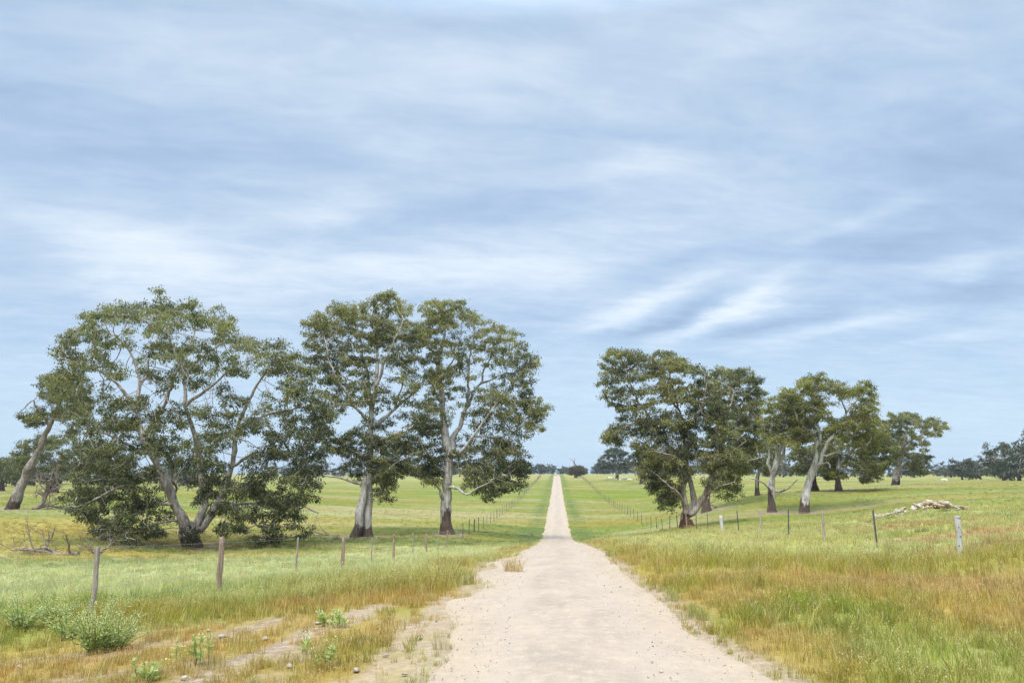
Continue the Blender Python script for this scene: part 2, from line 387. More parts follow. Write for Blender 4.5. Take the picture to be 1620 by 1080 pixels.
def gcol(x, y):
    sh = x.shape; x = x.ravel(); y0 = y.ravel(); y = y0 + sstep(50, 90, y0) * 26 * (fbm(x / 24, y0 / 30, 91, 3) - .5)
    c = np.tile(C['field'], (len(x), 1))
    n1 = fbm(x / 38, y / 11, 1); n2 = fbm(x / 11, y / 5, 2); n3 = fbm(x / 1.6, y / 1.6, 3); n4 = fbm(x / .5, y / .5, 6, 3)
    far = sstep(40, 65, y)
    c = blend(c, 'straw', sstep(.44, .62, n1) * .75)
    c = blend(c, 'pale', sstep(.50, .64, fbm(x / 22, y / 5, 14)) * .45 * far)
    c = blend(c, 'gold', sstep(.50, .64, fbm(x / 30, y / 12, 9)) * .6 * far)
    c = blend(c, 'green', sstep(.47, .60, fbm(x / 26, y / 11, 12)) * .85 * far)
    c = blend(c, 'olive', sstep(.52, .62, fbm(x / 12, y / 5, 16)) * .6 * far)
    c = blend(c, 'pale', sstep(260, 340, y) * .6)
    # near ground up to the fences and a little beyond
    near = 1 - far
    lv = near * sstep(-1.0, -1.6, x)
    c = blend(c, 'palegrey', lv * .95)
    c = blend(c, 'pale', lv * sstep(16, 11.5, y + (n2 - .5) * 6))
    c = blend(c, 'olive', lv * sstep(14.5, 11.0, y + x * .12 + (n2 - .5) * 7) * .85)
    c = blend(c, 'green', lv * sstep(.5, .62, n2) * sstep(18, 12, y) * .5)
    c = blend(c, 'green', lv * sstep(15, 12.5, y) * sstep(.30, .55, n3) * .55)
    c = blend(c, 'orange', lv * sstep(10.6, 9.0, y - (x + 6) * .30 + (n3 - .5) * 3) * (.35 + .5 * sstep(.38, .6, n2)))
    strip = lv * sstep(-3.7, -2.0, x + (n3 - .5) * 1.8 - y * .012) * sstep(9, 12, y)
    c = blend(c, 'olive', strip * .7); c = blend(c, 'orange', strip * sstep(.46, .60, n3) * .6)
    rv = near * sstep(1.0, 1.6, x)
    c = blend(c, 'pale', rv * .9)
    c = blend(c, 'palegrey', rv * sstep(.45, .6, n2) * sstep(20, 28, y) * .7)
    c = blend(c, 'olive', rv * sstep(24, 17, y + (n2 - .5) * 8) * .9)
    c = blend(c, 'orange', rv * sstep(.45, .62, fbm(x / 2.4, y / 1.6, 21)) * sstep(20, 13, y) * sstep(3.0, 4.5, x) * .55)
    c = blend(c, 'gold', rv * sstep(.48, .64, fbm(x / 3, y / 2, 23)) * sstep(22, 15, y) * .5)
    c = blend(c, 'green', rv * sstep(10.5, 7.5, y + (n2 - .5) * 5) * .55)
    edge = rv * sstep(2.9, 1.7, x + (n3 - .5) * 1.2 - y * .012)
    c = blend(c, 'olive', edge * .6); c = blend(c, 'orange', edge * sstep(.42, .58, n3) * .5)
    rf = near * sstep(9.8, 11, x)
    c = blend(c, 'pale', rf * sstep(26, 34, y) * .8)
    c = blend(c, 'field', rf * sstep(30, 38, y) * .4)
    # darker rank grass either side of the far track
    tr = far * np.exp(-((np.abs(x) - 2.4) / 1.0) ** 2)
    c = blend(c, 'shade', tr * .8)
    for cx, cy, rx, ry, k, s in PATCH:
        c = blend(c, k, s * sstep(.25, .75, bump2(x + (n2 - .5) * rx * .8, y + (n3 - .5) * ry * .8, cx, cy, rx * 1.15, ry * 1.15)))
    # self-shade of grass blades put into the ground colour, stronger further off
    c = c * (.74 - .14 * sstep(55, 75, y))[:, None]
    c = c * (.78 + .44 * n4[:, None])
    return c.reshape(*sh, 3)

# ------------------------------------------------------------------ ground sheet, track, gravel
rows, cols = 470, 640
ty = np.linspace(0, 1, rows)
Yr = -15 + np.expm1(ty * math.log(1 + 4600 / 12.0)) * 12.0
sx = np.sinh(np.linspace(-1, 1, cols) * 4.2) / math.sinh(4.2) * 2.6
Xg = sx[None] * (Yr[:, None] + 21); Yg = np.repeat(Yr[:, None], cols, 1)
Zg = tz(Xg, Yg)
l, r = road_edges(Yg)
inroad = sstep(0, .25, Xg - l) * sstep(0, .25, r - Xg)
Zg -= inroad * .06
gc = gcol(Xg, Yg); bm = bare_mask(Xg.ravel(), Yg.ravel())
apron = (sstep(-2.2, -.9, Xg - l) * sstep(-.5, .1, r - Xg)).ravel()
bm = np.maximum(bm, (sstep(-.40, .1, Xg - l) * sstep(-.36, -.05, r - Xg)).ravel() * .9)
bm *= sstep(75, 45, Yg.ravel())
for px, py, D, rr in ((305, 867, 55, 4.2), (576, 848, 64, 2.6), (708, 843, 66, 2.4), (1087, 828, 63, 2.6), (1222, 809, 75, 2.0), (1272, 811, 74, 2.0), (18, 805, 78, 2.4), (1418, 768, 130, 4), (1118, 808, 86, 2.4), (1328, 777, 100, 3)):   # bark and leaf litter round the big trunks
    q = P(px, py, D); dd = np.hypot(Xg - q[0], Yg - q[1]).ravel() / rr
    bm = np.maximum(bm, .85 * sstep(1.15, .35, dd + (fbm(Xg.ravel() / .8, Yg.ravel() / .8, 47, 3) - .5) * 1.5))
i = (np.arange(rows - 1)[:, None] * cols + np.arange(cols - 1)[None]).ravel()
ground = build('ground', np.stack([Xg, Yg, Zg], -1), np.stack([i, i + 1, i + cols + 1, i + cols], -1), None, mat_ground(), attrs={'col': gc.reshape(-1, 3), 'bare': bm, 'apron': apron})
tag(ground, kind='structure')

ry_ = np.concatenate([np.arange(-14, 30, .10), np.arange(30, 90, .25), np.arange(90, 420, .6)])
l, r = road_edges(ry_)
w = np.linspace(0, 1, 25)
Xr = l[:, None] + (r - l)[:, None] * w[None]; Yr_ = np.repeat(ry_[:, None], 25, 1)
crown = .035 * (1 - (2 * w - 1) ** 2)[None] - .03 * np.exp(-((np.abs(Xr - .05) - .72) / .22) ** 2) * .5
lift = np.where(np.minimum(w, 1 - w) < .01, -.05, .012)[None]
Zr = tz(Xr, Yr_) + crown + lift + (fbm(Xr / .35, Yr_ / .35, 51, 3) - .5) * .02
k = Xr.shape[1]; i = (np.arange(len(ry_) - 1)[:, None] * k + np.arange(k - 1)[None]).ravel()
tag(build('gravel_track', np.stack([Xr, Yr_, Zr], -1), np.stack([i, i + 1, i + k + 1, i + k], -1), None, mat_road(),
          attrs={'edge': np.abs(2 * np.broadcast_to(w[None], Xr.shape) - 1).ravel(), 'rut': (np.exp(-((np.abs(Xr - .05 - .1 * np.sin(Yr_ * .21)) - .70) / .24) ** 2) * (.5 + fbm(Xr / .8, Yr_ / 3, 57, 3))).clip(0, 1).ravel()}), kind='structure')

def scatter_gn(name, pts, attrs, templates, kind_idx, mat=None):
    """one object: points carrying clump instances"""
    me = bpy.data.meshes.new(name); me.vertices.add(len(pts)); me.vertices.foreach_set('co', np.asarray(pts, np.float32).ravel())
    for k, a in attrs.items():
        a = np.asarray(a, np.float32)
        if a.ndim == 2 and k == 'icol':
            at = me.attributes.new(k, 'FLOAT_COLOR', 'POINT'); at.data.foreach_set('color', np.hstack([a, np.ones((len(a), 1), np.float32)]).ravel())
        elif a.ndim == 2:
            at = me.attributes.new(k, 'FLOAT_VECTOR', 'POINT'); at.data.foreach_set('vector', a.ravel())
    at = me.attributes.new('pick', 'INT', 'POINT'); at.data.foreach_set('value', np.asarray(kind_idx, np.int32))
    o = bpy.data.objects.new(name, me); COL.objects.link(o)
    ng = bpy.data.node_groups.new(name, 'GeometryNodeTree')
    ng.interface.new_socket('Geometry', in_out='INPUT', socket_type='NodeSocketGeometry')
    ng.interface.new_socket('Geometry', in_out='OUTPUT', socket_type='NodeSocketGeometry')
    nn = ng.nodes; L = ng.links
    gi = nn.new('NodeGroupInput'); go = nn.new('NodeGroupOutput')
    join = nn.new('GeometryNodeJoinGeometry')
    def attr(nm, t):
        a = nn.new('GeometryNodeInputNamedAttribute'); a.data_type = t; a.inputs[0].default_value = nm; return a.outputs[0]
    for q, t in enumerate(templates):
        oi = nn.new('GeometryNodeObjectInfo'); oi.inputs['Object'].default_value = t; oi.inputs['As Instance'].default_value = True
        cmp = nn.new('FunctionNodeCompare'); cmp.data_type = 'INT'; cmp.operation = 'EQUAL'
        L.new(attr('pick', 'INT'), cmp.inputs[2]); cmp.inputs[3].default_value = q
        ip = nn.new('GeometryNodeInstanceOnPoints')
        L.new(gi.outputs[0], ip.inputs['Points']); L.new(cmp.outputs[0], ip.inputs['Selection'])
        L.new(oi.outputs['Geometry'], ip.inputs['Instance'])
        L.new(attr('rot', 'FLOAT_VECTOR'), ip.inputs['Rotation']); L.new(attr('scl', 'FLOAT_VECTOR'), ip.inputs['Scale'])
        L.new(ip.outputs[0], join.inputs[0])
    L.new(join.outputs[0], go.inputs[0])
    md = o.modifiers.new('scatter', 'NODES'); md.node_group = ng
    tag(o, kind='stuff')
    return o

# --- grass clump templates (not linked to the scene; only scattered)
def clump(seed, nb, hgt, spread, width, heads, lean=.35, headlen=.10):
    g = np.random.default_rng(seed); V = []; F4 = []; F3 = []; H = []; T = []
    for b in range(nb):
        a = g.uniform(0, 2 * PI); rr = spread * math.sqrt(g.uniform()); x0, y0 = rr * math.cos(a), rr * math.sin(a)
        h = hgt * g.uniform(.55, 1.15); ln = lean * g.uniform(.2, 1.3) * h; la = g.uniform(0, 2 * PI)
        w = width * g.uniform(.7, 1.3); fa = g.uniform(0, PI); wx, wy = math.cos(fa) * w, math.sin(fa) * w
        tint = g.uniform(); n0 = len(V)
        hd = g.uniform() < heads
        for t, ww in ((0, 1), (.4, .9), (.75, .6)):
            cx, cy, cz = x0 + math.cos(la) * ln * t * t, y0 + math.sin(la) * ln * t * t, h * t * (1 - .12 * t)
            ww *= (.45 if hd else 1)
            V += [(cx - wx * ww, cy - wy * ww, cz), (cx + wx * ww, cy + wy * ww, cz)]; H += [0, 0]; T += [tint, tint]
        V.append((x0 + math.cos(la) * ln, y0 + math.sin(la) * ln, h * .88)); H.append(.3 if hd else .1); T.append(tint)
        F4 += [(n0, n0 + 1, n0 + 3, n0 + 2), (n0 + 2, n0 + 3, n0 + 5, n0 + 4)]; F3.append((n0 + 4, n0 + 5, n0 + 6))
        if hd:   # drooping seed head, two crossed diamonds
            tip = np.array(V[-1]); dr = np.array([math.cos(la) * .6, math.sin(la) * .6, .45 - .5 * g.uniform()]) * headlen * g.uniform(.7, 1.3)
            for s in range(2):
                pw = np.array([math.cos(fa + s * PI / 2), math.sin(fa + s * PI / 2), 0]) * headlen * .13
                n1 = len(V); V += [tuple(tip), tuple(tip + dr * .45 + pw), tuple(tip + dr), tuple(tip + dr * .45 - pw)]
                F4.append((n1, n1 + 1, n1 + 2, n1 + 3)); H += [1] * 4; T += [tint] * 4
    return build('grass_clump', V, F4, F3, GRASS, smooth=False, attrs={'head': H, 'tint': T}, link=False)
TPL = [clump(1, 26, .20, .11, .0044, 0), clump(2, 26, .25, .12, .0044, .10, .4, .035),
       clump(3, 28, .29, .13, .0036, .40, .4, .045), clump(4, 28, .34, .14, .0036, .5, .4, .05),
       clump(5, 30, .17, .12, .0030, .25, .3, .03), clump(6, 30, .22, .13, .0030, .35, .35, .035),
       # coarser tufts for further off
       clump(7, 40, .22, .30, .009, .2, .5, .06), clump(8, 40, .29, .32, .0075, .55, .5, .075)]

HP = P(1448, 803, 46)
def grass_points():
    PTS = []; COLS = []; ROT = []; SCL = []; K = []
    for y0, y1, dens, sc, farset in ((4.2, 9, 95, .9, 0), (9, 15, 58, 1.05, 0), (15, 24, 24, 1.3, 0), (24, 40, 9, 1.0, 1), (40, 62, 4.2, 1.15, 1), (62, 150, 1.3, 1.1, 1)):
        xm = .80 * y1 + 3
        n = int((y1 - y0) * 2 * xm * dens)
        y = rng.uniform(y0, y1, n); x = rng.uniform(-xm, xm, n)
        ok = (np.abs(x + y * .055) < .76 * y + 2)
        x, y = x[ok], y[ok]
        l, r = road_edges(y)
        out = np.maximum(l - x, x - r)
        br = bare_mask(x, y)
        keep = (out > rng.normal(-.03, .11, len(x))) & (rng.uniform(size=len(x)) > sstep(70, 148, y)) & (rng.uniform(size=len(x)) > br * .97) & (rng.uniform(size=len(x)) < .45 + .75 * fbm(x / .7, y / .7, 61, 3))
        keep &= ~((np.hypot((x - HP[0]) / 3.3, (y - HP[1] + .2) / 1.9) < 1) & (rng.uniform(size=len(x)) < .85))
        x, y, out = x[keep], y[keep], out[keep]
        c = gcol(x, y) / (.74 - .14 * sstep(55, 75, y))[:, None]  # standing blades shade themselves, so the ground's painted shade is divided out
        dry = (c[:, 0] / c[:, 1])
        n2 = fbm(x / 3, y / 2, 5)
        u = rng.uniform(size=len(x))
        if farset: k = np.where(u < .35, 6, 7)
        else:
            seed = ((y > 12) * .55 + .25 + (n2 - .5)) 
            k = np.where(dry > 1.35, np.where(u < .5, 4, 5), np.where(u < seed, np.where(rng.uniform(size=len(x)) < .5, 2, 3), np.where(rng.uniform(size=len(x)) < .5, 0, 1)))
        edge = np.clip(.62 + out * .5, .62, 1) * (1 - .35 * sstep(45, 70, y))
        verge = np.where((y < 11) & (x < 0), .8, 1.0)
        s = sc * .86 * rng.uniform(.55, 1.2, len(x)) * edge * verge * (.55 + .7 * n2)
        PTS.append(np.stack([x, y, tz(x, y) - .015], -1))
        sp = rng.uniform(size=len(x)); c = np.where((sp < .14)[:, None], c * .4 + C['straw'] * .75, c); c = np.where((sp > .90)[:, None], c * .45 + C['green'] * .5, c)
        COLS.append(np.clip(c * rng.uniform(.8, 1.2, (len(x), 1)) * (1 + rng.normal(0, .06, (len(x), 3))), 0.01, .9))
        ROT.append(np.stack([rng.normal(0, .10, len(x)), rng.normal(.06, .10, len(x)), rng.uniform(0, 2 * PI, len(x))], -1))
        SCL.append(np.stack([s, s, s * rng.uniform(.85, 1.15, len(x))], -1)); K.append(k)
    return map(np.concatenate, (PTS, COLS, ROT, SCL, K))
gp, gcl, gr, gs, gk = grass_points()
scatter_gn('grass', gp, {'icol': gcl, 'rot': gr, 'scl': gs}, TPL, gk)

# --- gravel: loose stones on the track and its shoulders
def stone_mesh(name, seed, mat, rough=.35, flat=.7, link=False, sub=2):
    g = np.random.default_rng(seed); bm_ = bmesh.new(); bmesh.ops.create_icosphere(bm_, subdivisions=sub, radius=1)
    dirs = g.normal(size=(9, 3)); dirs /= np.linalg.norm(dirs, axis=1, keepdims=True); cut = g.uniform(.42, .82, 9)
    ax = g.uniform(.7, 1.25, 3)
    for v in bm_.verts:
        p = np.array(v.co)
        for d, c in zip(dirs, cut):
            t = p @ d
            if t > c: p = p - d * (t - c) * .85
        p = p * ax * (1 + g.normal(0, .03)); p[2] *= flat
        v.co = p
    me = bpy.data.meshes.new(name); bm_.to_mesh(me); bm_.free(); me.materials.append(mat)
    o = bpy.data.objects.new(name, me)
    if link: COL.objects.link(o)
    return o
PEB = [stone_mesh('pebble', s, mt, sub=1) for s, mt in ((11, ROCK), (12, ROCK), (13, ROCK_TAN), (14, mat_plain('grey_pebble', (.22, .19, .165), .3, .9, 5)))]
n = 42000
y = 4.5 + 34 * rng.uniform(size=n) ** 1.7; x = rng.uniform(-8.5, 2.3, n)
l, r = road_edges(y); on = (x > l - .25) & (x < r + .1)
bmk = bare_mask(x, y)
keep = np.where(on, rng.uniform(size=n) < .5, rng.uniform(size=n) < bmk * .8)
x, y = x[keep], y[keep]; n = len(x)
s = .004 + .009 * rng.uniform(size=n) ** 3 + (rng.uniform(size=n) < .012) * .014
lift = np.where((x > road_edges(y)[0]) & (x < road_edges(y)[1]), .035, .0)
scatter_gn('gravel', np.stack([x, y, tz(x, y) + lift], -1), {'rot': rng.uniform(0, 6, (n, 3)), 'scl': np.stack([s, s, s], -1)}, PEB, rng.choice(4, n, p=[.44, .31, .22, .03]))

# ------------------------------------------------------------------ trees
def resample(pts, step):
    pts = np.asarray(pts, float)
    if len(pts) > 2:   # Catmull-Rom
        q = np.vstack([2 * pts[0] - pts[1], pts, 2 * pts[-1] - pts[-2]]); out = []
        for a in range(len(pts) - 1):
            p0, p1, p2, p3 = q[a:a + 4]
            for t in np.linspace(0, 1, 12, endpoint=False):
                out.append(.5 * (2 * p1 + (p2 - p0) * t + (2 * p0 - 5 * p1 + 4 * p2 - p3) * t * t + (3 * p1 - p0 - 3 * p2 + p3) * t ** 3))
        pts = np.vstack(out + [pts[-1]])
    d = np.r_[0, np.cumsum(np.linalg.norm(np.diff(pts, axis=0), axis=1))]
    m = max(2, int(round(d[-1] / step)) + 1); s = np.linspace(0, d[-1], m)
    return np.stack([np.interp(s, d, pts[:, k]) for k in range(3)], -1)

def grow(limbs, att, step, kill, g, maxit=90, infl=5.0, gravity=0.0):
    pos = []; par = []; mr = []
    for li, (pts, r0, r1, *tr) in enumerate(limbs):
        q = resample(pts, step); m = len(q)
        q[1:] += (g.normal(0, step * .13, (m - 1, 3)) + (np.stack([vn(np.arange(1, m) * step / 1.1, np.full(m - 1, li * 3.7 + c), 90 + c) for c in range(3)], -1) - .5) * .55) * min(1, .35 + r0) * (1 if r0 < .3 else .45)
        rr = r1 + (r0 - r1) * (1 - np.linspace(0, 1, m)) ** (1.35 if li else 1.0)
        if li == 0 or (tr and tr[0]): prev = -1; st = 0
        else:
            A = np.array(pos); prev = int(np.argmin(((A - q[0]) ** 2).sum(1))); st = 1
        for k in range(st, m):
            par.append(prev); pos.append(q[k]); mr.append(rr[k]); prev = len(pos) - 1
    pos = np.array(pos); par = list(par); mr = list(mr)
    A = att.copy(); alive = np.ones(len(A), bool)
    d2 = ((A[:, None] - pos[None]) ** 2).sum(-1); near = d2.argmin(1); nd = d2.min(1)
    hit = np.zeros(len(A), bool)
    P_ = [pos]; allpos = pos
    for it in range(maxit):
        a = np.nonzero(alive)[0]
        if not len(a): break
        use = a[nd[a] < infl ** 2]
        if not len(use): use = a
        un, inv = np.unique(near[use], return_inverse=True)
        dv = A[use] - allpos[near[use]]; dv /= np.linalg.norm(dv, axis=1, keepdims=True) + 1e-9
        S = np.zeros((len(un), 3)); np.add.at(S, inv, dv)
        S /= np.linalg.norm(S, axis=1, keepdims=True) + 1e-9
        S += g.normal(0, .22, S.shape); S[:, 2] += gravity
        S /= np.linalg.norm(S, axis=1, keepdims=True) + 1e-9
        new = allpos[un] + S * step
        b0 = len(allpos); allpos = np.vstack([allpos, new]); par += list(un); mr += [0.0] * len(un)
        dd = ((A[a][:, None] - new[None]) ** 2).sum(-1); j = dd.argmin(1); dm = dd[np.arange(len(a)), j]
        bt = dm < nd[a]; near[a[bt]] = b0 + j[bt]; nd[a[bt]] = dm[bt]
        dead = a[nd[a] < kill ** 2]; alive[dead] = False; hit[dead] = True
    return allpos, np.array(par, int), np.array(mr), near, hit

def tree_mesh(limbs, att, g, mats, leaves, step=.42, kill=.5, tip=.011, dark_h=1.5, size=.165, spray=.38, droop=.95, thin_dark=.05, tint=(.5, .22), name_root=None, gravity=0.0, expn=2.35, tintfn=None):
    pos, par, mr, near, hit = grow(limbs, att, step, kill, g, gravity=gravity)
    n = len(pos)
    # smooth the grown twigs
    kids = [[] for _ in range(n)]
    for i_, p in enumerate(par):
        if p >= 0: kids[p].append(i_)
    grown = mr == 0
    for _ in range(2):
        sp = pos.copy()
        for i_ in np.nonzero(grown)[0]:
            if kids[i_]: sp[i_] = .5 * pos[i_] + .25 * pos[par[i_]] + .25 * pos[kids[i_][0]]
        pos = sp
    rad = np.zeros(n); acc = np.zeros(n)
    for i_ in range(n - 1, -1, -1):
        rr = tip if acc[i_] == 0 else acc[i_] ** (1 / expn)
        rad[i_] = max(rr * (1 if grown[i_] else .75), mr[i_]) if not grown[i_] else rr
        if par[i_] >= 0: acc[par[i_]] += min(rr, .5) ** expn
    for i_ in range(n):     # a child is never thicker than its parent
        p = par[i_]
        if p >= 0: rad[i_] = min(rad[i_], rad[p])
    tang = np.zeros((n, 3))
    for i_ in range(n):
        p = par[i_]
        a = pos[p] if p >= 0 else pos[i_]
        b = pos[kids[i_][0]] if kids[i_] else pos[i_]
        if kids[i_]:
            b = pos[max(kids[i_], key=lambda q: rad[q])]
        tang[i_] = b - a
    tang /= np.linalg.norm(tang, axis=1, keepdims=True) + 1e-9
    mainkid = np.full(n, -1)
    for i_ in range(n):
        if kids[i_]: mainkid[i_] = max(kids[i_], key=lambda q: rad[q])
    e = np.nonzero(par >= 0)[0]
    Vs = []; Fs = []; Ds = []; off = 0
    lump = 1 + (.09 * np.sin(pos[:, 2] * 2.3 + g.uniform(0, 6)) + .26 * (vn(pos[:, 2] * 1.7, pos[:, 0] * 1.7, 77) - .5)) * (rad > .07)
    for lo, hi, k in ((.14, 9, 14), (.045, .14, 7), (0, .045, 4)):
        ee = e[(rad[e] >= lo) & (rad[e] < hi)]
        if not len(ee): continue
        pp = par[ee]; main = mainkid[pp] == ee
        t0 = np.where(main[:, None], tang[pp], tang[ee]); t1 = tang[ee]
        r0 = np.where(main, rad[pp] * lump[pp], np.minimum(rad[pp], rad[ee] * 1.25)); r1 = rad[ee] * lump[ee]
        ref = np.where((np.abs(t1[:, :1]) < .75), np.array([[1, .13, .07]]), np.array([[.05, .1, 1.0]]))
        an = np.arange(k) / k * 2 * PI
        rings = []
        for c, t, rr in ((pos[pp], t0, r0), (pos[ee], t1, r1)):
            u = np.cross(t, ref); u /= np.linalg.norm(u, axis=1, keepdims=True) + 1e-9; w_ = np.cross(t, u)
            rings.append(c[:, None] + rr[:, None, None] * (u[:, None] * np.cos(an)[None, :, None] + w_[:, None] * np.sin(an)[None, :, None]))
        V = np.stack(rings, 1)           # m,2,k,3
        m = len(ee); Vs.append(V.reshape(-1, 3))
        b = off + np.arange(m)[:, None] * 2 * k; j = np.arange(k)[None]; j2 = (j + 1) % k
        Fs.append(np.stack([b + j, b + j2, b + k + j2, b + k + j], -1).reshape(-1, 4)); off += m * 2 * k
        hh = V[..., 2].reshape(-1)
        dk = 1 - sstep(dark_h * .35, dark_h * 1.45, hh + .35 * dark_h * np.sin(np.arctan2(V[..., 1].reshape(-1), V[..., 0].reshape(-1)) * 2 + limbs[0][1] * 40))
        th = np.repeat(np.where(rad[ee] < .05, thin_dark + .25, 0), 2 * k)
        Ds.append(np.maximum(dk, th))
    trunk = (np.vstack(Vs), np.vstack(Fs), np.concatenate(Ds))
    # leaves: sprays of narrow hanging leaves round every twig tip reached
    cen = pos[near[hit]]; cen = np.vstack([cen, pos[[i_ for i_ in range(n) if not kids[i_] and grown[i_]]]])
    nc = len(cen); per = max(3, int(round(leaves / max(1, nc))))
    ct = np.clip(g.normal(tint[0], tint[1], nc), 0, 1)
    ct = np.clip(ct + (vn(cen[:, 0] / 1.3 + 40, cen[:, 2] / 1.0 + cen[:, 1] / 1.5, 83) - .5) * .95, 0, 1)
    if tintfn is not None: ct = np.clip(ct + tintfn(cen), 0, 1)  # sunlit crown tops painted in: leaf tint lightens with height
    cs = g.uniform(.65, 1.3, nc)
    c = np.repeat(cen, per, 0); m = len(c)
    off_ = g.normal(size=(m, 3)); off_ /= np.linalg.norm(off_, axis=1, keepdims=True)
    off_ *= (g.uniform(size=(m, 1)) ** .5) * spray * np.repeat(cs, per)[:, None] * np.array([1, 1, .72]); off_[:, 2] -= spray * .18
    p0 = c + off_
    ax = g.normal(size=(m, 3)) * .55 + off_ * .8; ax[:, 2] -= droop * g.uniform(.3, 1.5, m); ax /= np.linalg.norm(ax, axis=1, keepdims=True)
    sd = np.cross(ax, g.normal(size=(m, 3))); sd /= np.linalg.norm(sd, axis=1, keepdims=True) + 1e-9
    L = size * g.uniform(.65, 1.35, (m, 1)); W = L * g.uniform(.15, .24, (m, 1))
    bend = np.cross(ax, sd) * L * g.uniform(-.15, .15, (m, 1))
    LV = np.stack([p0, p0 + ax * L * .45 + sd * W + bend, p0 + ax * L, p0 + ax * L * .45 - sd * W + bend], 1).reshape(-1, 3)
    LF = np.arange(m * 4).reshape(-1, 4)
    lt = np.repeat(np.clip(np.repeat(ct, per) + g.normal(0, .17, m), 0, 1), 4)
    return trunk, (LV, LF, lt)

def inpoly(px, py, poly):
    poly = np.asarray(poly, float); x1, y1 = poly[:, 0], poly[:, 1]; x2, y2 = np.roll(x1, -1), np.roll(y1, -1)
    c = ((y1[None] > py[:, None]) != (y2[None] > py[:, None])) & (px[:, None] < (x2 - x1)[None] * (py[:, None] - y1[None]) / (y2 - y1 + 1e-12)[None] + x1[None])
    return c.sum(1) % 2 == 1

def crown_points(poly, g, nlobes, lobe, depth, per=34, holes=(), dense=(), shell=.3, flat=.6, gap=.75, center=None):
    """attraction points gathered in leafy lobes filling a rounded body with the given front outline (metres)"""
    poly = np.asarray(poly, float); lo, hi = poly.min(0), poly.max(0)
    cx = (lo[0] + hi[0]) / 2 if center is None else center; hw = max(hi[0] - cx, cx - lo[0])
    L = []; tries = 0
    while len(L) < nlobes and tries < nlobes * 400:
        tries += 1
        q = g.uniform(lo, hi); rl = lobe * g.uniform(.65, 1.3)
        tst = np.array([[0, 0], [.5, 0], [-.5, 0], [0, .42], [0, -.35]]) * rl + q
        if not inpoly(tst[:, 0], tst[:, 1], poly).all(): continue
        e = math.sqrt(max(.08, 1 - min(1, abs(q[0] - cx) / hw) ** 2)); dz = g.uniform(-1, 1); 
        qv = abs(dz); dz *= depth * e
        b = np.array([[1.9, 0], [-1.9, 0], [0, 1.7]]) * lobe + q
        outer = not inpoly(b[:, 0], b[:, 1], poly).all()
        pr = 1 if outer else shell + (1 - shell) * qv ** 2
        for hx, hz, hr, kp in holes:
            if (q[0] - hx) ** 2 + (q[1] - hz) ** 2 < hr * hr: pr *= kp
        if g.uniform() > pr: continue
        p = np.array([q[0], dz, q[1]])
        if L and min(((p - o[0]) ** 2).sum() - (gap * (rl + o[1])) ** 2 * .45 for o in L) < 0: continue
        L.append((p, rl))
    for dx, dzz, dr, m, dd in dense:
        for _ in range(int(m * 1.7)):
            v = g.normal(size=2); v *= dr * math.sqrt(g.uniform()) / np.linalg.norm(v)
            L.append((np.array([dx + v[0], dd + g.uniform(-.5, .5) * dr * 1.6, dzz + v[1]]), lobe * g.uniform(.6, 1.1)))
    print('lobes', len(L), 'of', nlobes)
    A = []
    for p, rl in L:
        k = int(per * (rl / lobe) ** 2) + 3
        v = g.normal(size=(k, 3)); v /= np.linalg.norm(v, axis=1, keepdims=True)
        v *= g.uniform(.35, 1, (k, 1)) ** .6; v[:, 2] = np.where(v[:, 2] < -.2, v[:, 2] * .6, v[:, 2])
        A.append(p + v * rl * np.array([1, 1, flat]))
    return np.vstack(A)

def hero(name, label, base, D, limbs, poly, nlobes, leaves, group=None, lobe=1.15, depth=4.5, holes=(), dense=(), mats=(BARK, LEAF), seed=1, sink=.25, cat='tree', flare=1.25, **kw):
    """a gum standing at photo pixel base, D metres ahead; limbs and crown outline read off the photo as pixels + depth offset in metres"""
    kws = {k: kw.pop(k) for k in ('shell', 'flat', 'gap', 'per', 'center') if k in kw}
    g = np.random.default_rng(seed)
    nlobes = int(nlobes * 2.1); lobe *= .80; leaves = int(leaves * 1.55); kws.setdefault('per', 38); kw['spray'] = kw.get('spray', .36) * .86; kw.setdefault('step', .34); kw.setdefault('kill', .36)
    b = P(base[0], base[1], D); b[2] = tz1(b[0], b[1])
    def loc(px, py, dd=0.0):
        p = P(px, py, D) - b
        return np.array([p @ RV, dd, p[2]])
    LM = []
    for li, (pts, r0, r1, *tr) in enumerate(limbs):
        q = [loc(*p) for p in pts]
        if li == 0 or (tr and tr[0]): q[0][2] = -sink
        LM.append((q, r0, r1, *tr))
    pl = np.array([loc(*p)[[0, 2]] for p in poly])
    s = D / FPX
    H = [(*loc(hx, hy)[[0, 2]], hr * s, k) for hx, hy, hr, k in holes]
    Dn = [(*loc(hx, hy)[[0, 2]], hr * s, m, dd) for hx, hy, hr, m, dd in dense]
    att = crown_points(pl, g, nlobes, lobe, depth, holes=H, dense=Dn, **kws)
    rel = b - np.array([0, 0, CAMZ]); kq = att[:, 1] / D
    att[:, 0] += kq * (att[:, 0] + rel @ RV); att[:, 2] += kq * (att[:, 2] + rel[2])
    zmin = pl[:, 1].min(); att = att[att[:, 2] > max(.25, zmin - .5)]
    tr, lf = tree_mesh(LM, att, g, mats, leaves, **kw)
    V, F, dk = tr
    hgt = np.clip(V[:, 2], 0, None); fl = 1 + (flare - 1) * np.exp(-hgt / .55)
    ax0 = np.array([LM[0][0][0][:2]])
    low = hgt < 2.0
    V[low, :2] = ax0 + (V[low, :2] - ax0) * fl[low, None]
    root = empty(name, b, YAW)
    tag(root, label, cat, group)
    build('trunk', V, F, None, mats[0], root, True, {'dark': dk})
    build('crown', lf[0], lf[1], None, mats[1], root, False, {'tint': lf[2]})
    return root

